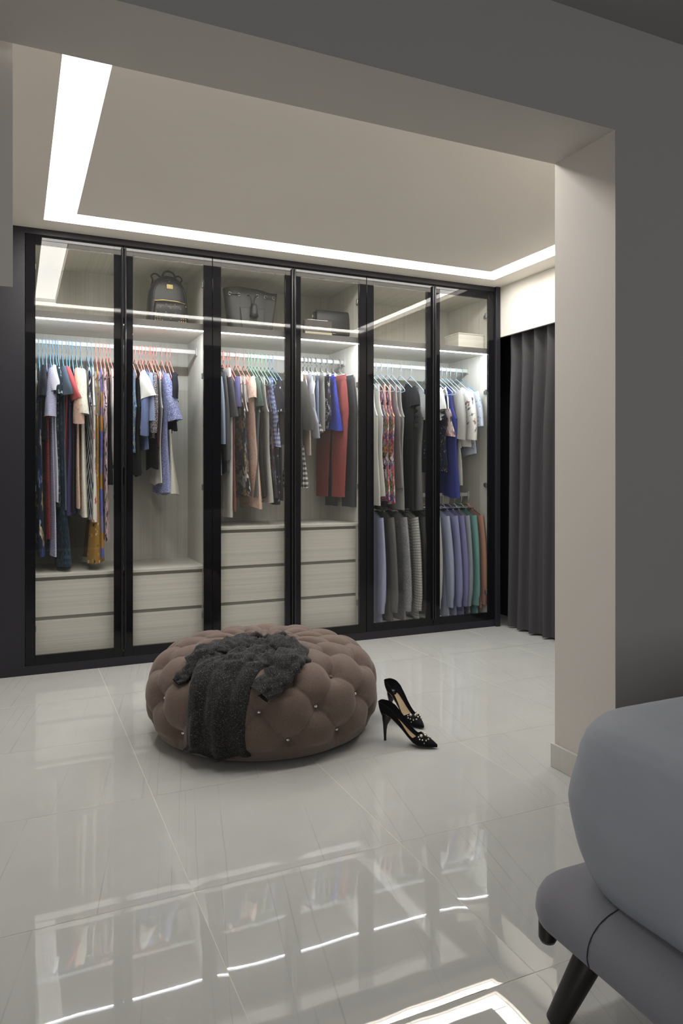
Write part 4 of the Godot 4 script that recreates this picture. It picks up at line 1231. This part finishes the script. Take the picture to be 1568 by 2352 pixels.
	wear("tank", 2.830, 0.914, "26308c", "pale", "royal blue dress hanging behind the speckled navy dress", "dress", "royal blue dress", {"th": 0.02, "lean": 0.03})
	wear("sleeved", 2.870, 1.262, "a8a6a0", "pale", "light grey blouse with long sleeves and gathered front", "blouse", "light grey blouse", {"sl": 0.34})
	wear("skirt", 2.903, 1.007, "b9b5aa", "pale", "pale beige shorts hanging low on long loops", "shorts", "beige shorts", {"top": -0.5, "hw": 0.16, "th": 0.016})
	wear("sleeved", 2.955, 1.264, "bird_white", "pale", "white blouse with a scattered bird print and full sleeves", "blouse", "bird print blouse", {"sl": 0.34, "sw": 0.075, "cuff_t": 0.03, "th": 0.016})
	wear("sleeved", 3.007, 1.214, "pale_print", "blue", "pale blue printed blouse, last on the right upper rail", "blouse", "pale printed blouse", {"sl": 0.25})
	wear("shirt", 2.249, 0.067, "9ba0c8", "white", "lavender blue long sleeved shirt, leftmost on the lower rail", "shirt", "lavender blue shirt", {"group": "shirts on the lower rail", "sl": 0.6, "th": 0.016, "hw": 0.21, "turn": -0.04, "rail": 0.925})
	wear("shirt", 2.329, 0.081, "6c6b66", "white", "olive grey long sleeved shirt on the lower rail", "shirt", "olive grey shirt", {"group": "shirts on the lower rail", "sl": 0.6, "th": 0.016, "hw": 0.21, "turn": -0.04, "rail": 0.925})
	wear("shirt", 2.430, 0.067, "micro_grey", "white", "grey micro dotted shirt on the lower rail", "shirt", "micro dotted shirt", {"group": "shirts on the lower rail", "sl": 0.6, "th": 0.016, "hw": 0.21, "turn": -0.04, "rail": 0.925})
	wear("shirt", 2.519, 0.083, "check_grey", "white", "grey and white window check shirt on the lower rail", "shirt", "window check shirt", {"group": "shirts on the lower rail", "sl": 0.6, "th": 0.016, "hw": 0.21, "turn": -0.04, "rail": 0.925})
	wear("shirt", 2.588, 0.108, "5a5a58", "white", "dark grey shirt beside the fifth door stile on the lower rail", "shirt", "dark grey shirt", {"group": "shirts on the lower rail", "sl": 0.6, "th": 0.016, "hw": 0.21, "turn": -0.04, "rail": 0.925})
	wear("shirt", 2.694, 0.057, "c9c7ba", "white", "cream shirt beside the last pair of handles on the lower rail", "shirt", "cream shirt", {"group": "shirts on the lower rail", "sl": 0.6, "th": 0.016, "hw": 0.21, "turn": -0.04, "rail": 0.925})
	wear("shirt", 2.772, 0.066, "98a4c4", "white", "light sky blue shirt on the lower rail", "shirt", "sky blue shirt", {"group": "shirts on the lower rail", "sl": 0.6, "th": 0.016, "hw": 0.21, "turn": -0.04, "rail": 0.925})
	wear("shirt", 2.841, 0.063, "7f84b4", "white", "periwinkle blue shirt on the lower rail", "shirt", "periwinkle shirt", {"group": "shirts on the lower rail", "sl": 0.6, "th": 0.016, "hw": 0.21, "turn": -0.04, "rail": 0.925})
	wear("shirt", 2.892, 0.090, "7470a8", "white", "violet shirt on the lower rail, right of the periwinkle one", "shirt", "violet shirt", {"group": "shirts on the lower rail", "sl": 0.6, "th": 0.016, "hw": 0.21, "turn": -0.04, "rail": 0.925})
	wear("shirt", 2.940, 0.087, "8a929e", "white", "blue grey shirt on the lower rail, left of the teal one", "shirt", "blue grey shirt", {"group": "shirts on the lower rail", "sl": 0.6, "th": 0.016, "hw": 0.21, "turn": -0.04, "rail": 0.925})
	wear("shirt", 2.999, 0.063, "5f9a92", "white", "teal green shirt on the lower rail", "shirt", "teal shirt", {"group": "shirts on the lower rail", "sl": 0.6, "th": 0.016, "hw": 0.21, "turn": -0.04, "rail": 0.925})
	wear("shirt", 3.056, 0.125, "a86f5a", "white", "terracotta orange shirt, last on the lower rail", "shirt", "terracotta shirt", {"group": "shirts on the lower rail", "sl": 0.6, "th": 0.016, "hw": 0.21, "turn": -0.04, "rail": 0.925})

# ---------------------------------------------------------------- the room
func floor_tiles(m_floor: MeshInstance3D):
	var nz := FastNoiseLite.new()
	nz.seed = 12; nz.frequency = 1.0
	var tm := []
	for v in 3:
		var veins := []
		for k in 7:
			veins.append([hash1(k, 70 + v) * 1.3 - 0.1, 0.0011 + 0.0022 * hash1(k, 80 + v), 0.3 + 0.6 * hash1(k, 90 + v) * hash1(k, 91 + v), hash1(k, 95 + v) * 40.0])
		var tx := image(448, 448, func(x, y):
			var u: float = x / 448.0; var w: float = y / 448.0
			var c := 0.0
			for q in veins:
				var e: float = absf(u - q[0] + 0.21 * (w - 0.5) + 0.006 * nz.get_noise_2d(w * 1.5 + q[3], q[3]))
				if e < q[1] * 4.0:
					c += q[2] * exp(-e * e / (q[1] * q[1])) * clampf(0.55 + 1.1 * nz.get_noise_2d(w * 1.3 + q[3], 5.0 + q[3]), 0.0, 1.0)
			c = minf(c, 1.0)
			var cl := 0.02 * nz.get_noise_2d(u * 2.0 + w * 0.5 + v * 9.0, w * 1.5)
			var g := 1.0 - 0.17 * c + cl
			return Color(0.755 * g, 0.757 * g, 0.746 * g))
		tm.append(mat("floor_tile_%d" % v, Color.WHITE, 0.015, {"tex": tx, "spec": 0.62}))
	var T := 0.605; var gap := 0.001
	var shapes := []
	for v in 4:
		var mb := MB.new()
		var P := []; var U := []
		var N := 14
		for j in N + 1:
			var a := PackedVector3Array(); var u := PackedVector2Array()
			for i in N + 1:
				# vertices crowd towards the edges, where the glaze rolls off
				var fx := 0.5 - 0.5 * cos(PI * i / N); var fz := 0.5 - 0.5 * cos(PI * j / N)
				var x := (fx - 0.5) * (T - 2.0 * gap); var z := (fz - 0.5) * (T - 2.0 * gap)
				var e := minf(minf(fx, 1.0 - fx), minf(fz, 1.0 - fz)) * T
				var y := -0.00028 * exp(-e / 0.022) + 0.00011 * nz.get_noise_2d(x * 9.0 + v * 17.0, z * 9.0) + 0.00003 * nz.get_noise_2d(x * 26.0 + v * 17.0, z * 26.0 + 4.0)
				a.append(Vector3(x, y, z)); u.append(Vector2(fx, fz))
			P.append(a); U.append(u)
		mb.grid(P, U)
		shapes.append(mb.mesh())
	var r := RandomNumberGenerator.new()
	r.seed = 3
	for i in range(-4, 6):
		for j in range(-7, 7):
			var cx := 0.42 + T * (i - 0.5); var cz := -1.857 + T * (j + 0.5) * -1.0
			if cz > 2.7 or cz < -4.9 or cx > 3.5: continue
			var o := part("floor_tile", shapes[r.randi() % 4], tm[r.randi() % 3], m_floor)
			o.position = Vector3(cx, 0, cz)
			o.rotation = Vector3((r.randf() - 0.5) * 0.0009, 0, (r.randf() - 0.5) * 0.0009)

func led(called: String, label: String, cat: String, group: String, lo: Vector3, hi: Vector3, glow: float, energy: float, size: Vector2, at: Vector3, turn: Vector3, col: Color):
	var t := thing(called, label, cat, (lo + hi) * 0.5, 0.0, group)
	var c := (lo + hi) * 0.5
	var m := MB.new()
	m.box(lo - c, hi - c, 0.0008)
	var em := mat("glow_%s" % called, Color.WHITE, 0.5, {"emit": glow, "emit_col": col})
	part("diffuser", m, em, t)
	var l := AreaLight3D.new()
	l.name = "light"
	l.area_size = size
	l.light_energy = energy
	l.light_color = col
	l.area_range = 12.0
	l.area_attenuation = 2.0
	l.shadow_enabled = true
	t.add_child(l)
	l.position = at - c
	l.rotation = turn

func _ready():
	# camera, surroundings, lights, exposure
	var cam := Camera3D.new()
	cam.name = "camera"
	add_child(cam)
	cam.position = Vector3(0, 1.08, 0)
	cam.rotation.y = -deg_to_rad(24.311)
	cam.near = 0.05; cam.far = 60.0
	cam.projection = Camera3D.PROJECTION_FRUSTUM
	cam.keep_aspect = Camera3D.KEEP_HEIGHT
	cam.size = 0.05 * 2352.0 / 1658.0
	cam.frustum_offset = Vector2(0, -88.0 / 1658.0 * 0.05)
	cam.current = true
	var env := Environment.new()
	env.background_mode = Environment.BG_COLOR
	env.background_color = Color(0.01, 0.01, 0.012)
	env.tonemap_mode = Environment.TONE_MAPPER_LINEAR
	env.tonemap_exposure = 1.0
	env.sdfgi_enabled = true; env.ssao_enabled = true; env.ssil_enabled = true
	var we := WorldEnvironment.new()
	we.name = "world_environment"; we.environment = env
	add_child(we)
	var white := hx("fffcf6")
	var cool := hx("f2f8ff")
	var down := Vector3(-PI / 2, 0, 0)
	var CL := 2.1   # cove
	for q in [["along the wardrobe", 0.135, -4.055, 2.971, -3.9, 0.95], ["above the room opening", 0.135, -2.415, 2.971, -2.27, 0.95], ["on the left of the dropped panel", 0.135, -3.9, 0.285, -2.415, 0.48], ["on the right of the dropped panel", 2.833, -3.9, 2.971, -2.415, 0.48]]:
		led("cove_light", "white recessed ceiling cove light " + q[0], "ceiling light", "cove lights round the dropped ceiling panel", Vector3(q[1], 2.41 if q[4] == -2.27 else 2.433, q[2]), Vector3(q[3], 2.5, q[4]), 1.6, q[5] * CL, Vector2(q[3] - q[1] - 0.01, q[4] - q[2] - 0.01), Vector3((q[1] + q[3]) * 0.5, 2.407 if q[4] == -2.27 else 2.43, (q[2] + q[4]) * 0.5), down, white)
	for q in [["left", 0.075, 1.036], ["middle", 1.092, 2.053], ["right", 2.109, 3.066]]:
		led("led_strip_light", "thin white strip light under the shelf of the %s wardrobe unit" % q[0], "strip light", "strip lights under the wardrobe shelves", Vector3(q[1], 1.923, -4.256), Vector3(q[2], 1.933, -4.246), 4.0, 0.6, Vector2(q[2] - q[1] - 0.01, 0.008), Vector3((q[1] + q[2]) * 0.5, 1.9215, -4.251), Vector3(-PI / 2 + 0.35, 0, 0), cool)
	led("wall_light", "tall frosted wall light panel on the bedroom's left wall", "wall light", "", Vector3(-2.1, 0.7, 0.2), Vector3(-2.07, 2.3, 2.4), 0.5, 2.6, Vector2(2.15, 1.55), Vector3(-2.066, 1.5, 1.3), Vector3(0, -PI / 2, 0), hx("fffdfb"))
	led("wall_light", "narrow frosted wall light panel on the bedroom's end wall", "wall light", "", Vector3(3.24, 0.9, 2.72), Vector3(3.7, 2.4, 2.75), 0.5, 3.6, Vector2(0.42, 1.45), Vector3(3.47, 1.65, 2.716), Vector3(0, 0, 0), hx("fffdfb"))

	# room shell
	var paint := mat("warm_white_paint", hx("cbc6c0"), 0.75, {"spec": 0.3})
	var ceil_p := mat("ceiling_paint", hx("f5efe6"), 0.8, {"spec": 0.3})
	var wallw := mat("pelmet_white", hx("dad7d0"), 0.8, {"spec": 0.3})
	var grey := mat("dark_grey_paint", hx("9c9b9a"), 0.8, {"spec": 0.3})
	var darkw := mat("charcoal_paint", hx("38383a"), 0.8, {"spec": 0.3})
	var grout := mat("grout", hx("dcd6c8"), 0.7)
	var fl := struct("floor", bx(-2.1, -0.12, -4.95, 3.75, -0.0007, 2.75), grout)
	floor_tiles(fl)
	var ce := struct("ceiling", bx(-0.8, 2.5, -4.95, 3.75, 2.62, -2.1), ceil_p)
	var bd := MB.new()
	for q in [[-0.8, -4.85, 3.75, -4.055], [-0.8, -2.27, 3.75, -2.1], [-0.8, -4.055, 0.135, -2.27], [2.971, -4.055, 3.75, -2.27]]:
		bd.box(Vector3(q[0], 2.4, q[1]), Vector3(q[2], 2.5, q[3]))
	struct("border_panel", bd, ceil_p, ce)
	struct("dropped_panel", bx(0.285, 2.4, -3.9, 2.833, 2.5, -2.415), ceil_p, ce)
	struct("ceiling", bx(-2.1, 2.575, -2.1, 3.75, 2.7, 2.75), grey)
	# the opening between the rooms
	struct("wall_front", bx(1.811, 0, -2.1, 3.75, 2.575, -1.807), paint)
	struct("trim_1", bx(-0.8, 2.22, -2.1, 1.811, 2.575, -1.807), paint)      # beam over the opening
	struct("wall_bedroom_right", bx(1.811, 0, -1.807, 3.75, 2.575, -1.805), grey)
	struct("wall_bedroom_beam", bx(-2.1, 2.22, -1.807, 1.811, 2.575, -1.805), grey)
	struct("wall_bedroom_left", bx(-2.1, 0, -2.1, -0.8, 2.22, -1.805), grey)
	struct("wall_left", bx(-0.9, 0, -4.95, -0.8, 2.5, -2.1), paint)
	struct("wall_back", bx(-0.8, 0, -4.95, 3.75, 2.4, -4.82), paint)
	struct("wall_right", bx(3.4, 0, -4.82, 3.5, 2.5, -2.1), darkw)
	struct("trim_2", bx(3.13, 2.046, -4.82, 3.15, 2.4, -2.1), wallw)          # pelmet over the curtain
	struct("trim_3", bx(-0.8, 1.592, -2.175, -0.006, 2.4, -2.15), paint)       # short drop panel inside the opening
	struct("wall_bedroom_side", bx(-2.2, 0, -2.1, -2.1, 2.7, 2.75), darkw)
	struct("wall_bedroom_far", bx(3.75, 0, -4.95, 3.85, 2.7, 2.75), darkw)
	struct("wall_bedroom_end", bx(-2.1, 0, 2.75, 3.75, 2.7, 2.85), darkw)
	var sk := mat("skirting_tile", Color.WHITE, 0.12, {"tex": streaks("skirting_marble", hx("c4c1bb"), 0.025, 9), "scale": 0.5})
	struct("baseboard_right", bx(1.8, 0, -2.112, 1.811, 0.088, -1.807, 0.0015), sk)
	struct("baseboard_back", bx(1.811, 0, -2.112, 3.4, 0.088, -2.1, 0.0015), sk)
	struct("baseboard_bedroom", bx(1.8, 0, -1.805, 3.75, 0.088, -1.793, 0.0015), sk)
	# dark surround of the wardrobe
	var dark := mat("surround_black", hx("2a2930"), 0.4, {"spec": 0.45})
	struct("trim_4", bx(-0.8, 0, -4.81, 0.0465, 2.4, ZF - 0.001), dark)
	struct("trim_5", bx(0.0465, 2.3675, -4.81, 3.092, 2.4, ZF - 0.001), dark)
	struct("trim_6", bx(0.0465, 0, -4.81, 3.092, 0.0495, ZF - 0.001), dark)
	struct("trim_7", bx(3.0925, 0, -4.81, 3.127, 2.4, ZF + 0.018, 0.001), dark)

	# big furniture
	wardrobe_unit("left wardrobe unit with black framed glass doors over two wide drawers and the backpack", 0.0475, 1.0635, 2, 0.53, 1)
	wardrobe_unit("middle wardrobe unit with black framed glass doors over three wide drawers", 1.0645, 2.0805, 3, 0.757, 2)
	wardrobe_unit("right wardrobe unit with black framed glass doors and two hanging rails, no drawers", 2.0815, 3.0915, 0, 0.0, 3)
	ottoman()
	bed()
	curtain()
	sweater()
	pump("black suede stiletto pump with pearls on its toe, the nearer of the pair", Vector3(1.357, 0, -2.603), atan2(1.498 - 1.354, -2.432 + 2.599), 1)
	pump("black suede stiletto pump showing its beige insole, the farther of the pair", Vector3(1.525, 0, -2.862), atan2(0.045, 0.23), 2)
	bags(1.967)
	clothes()
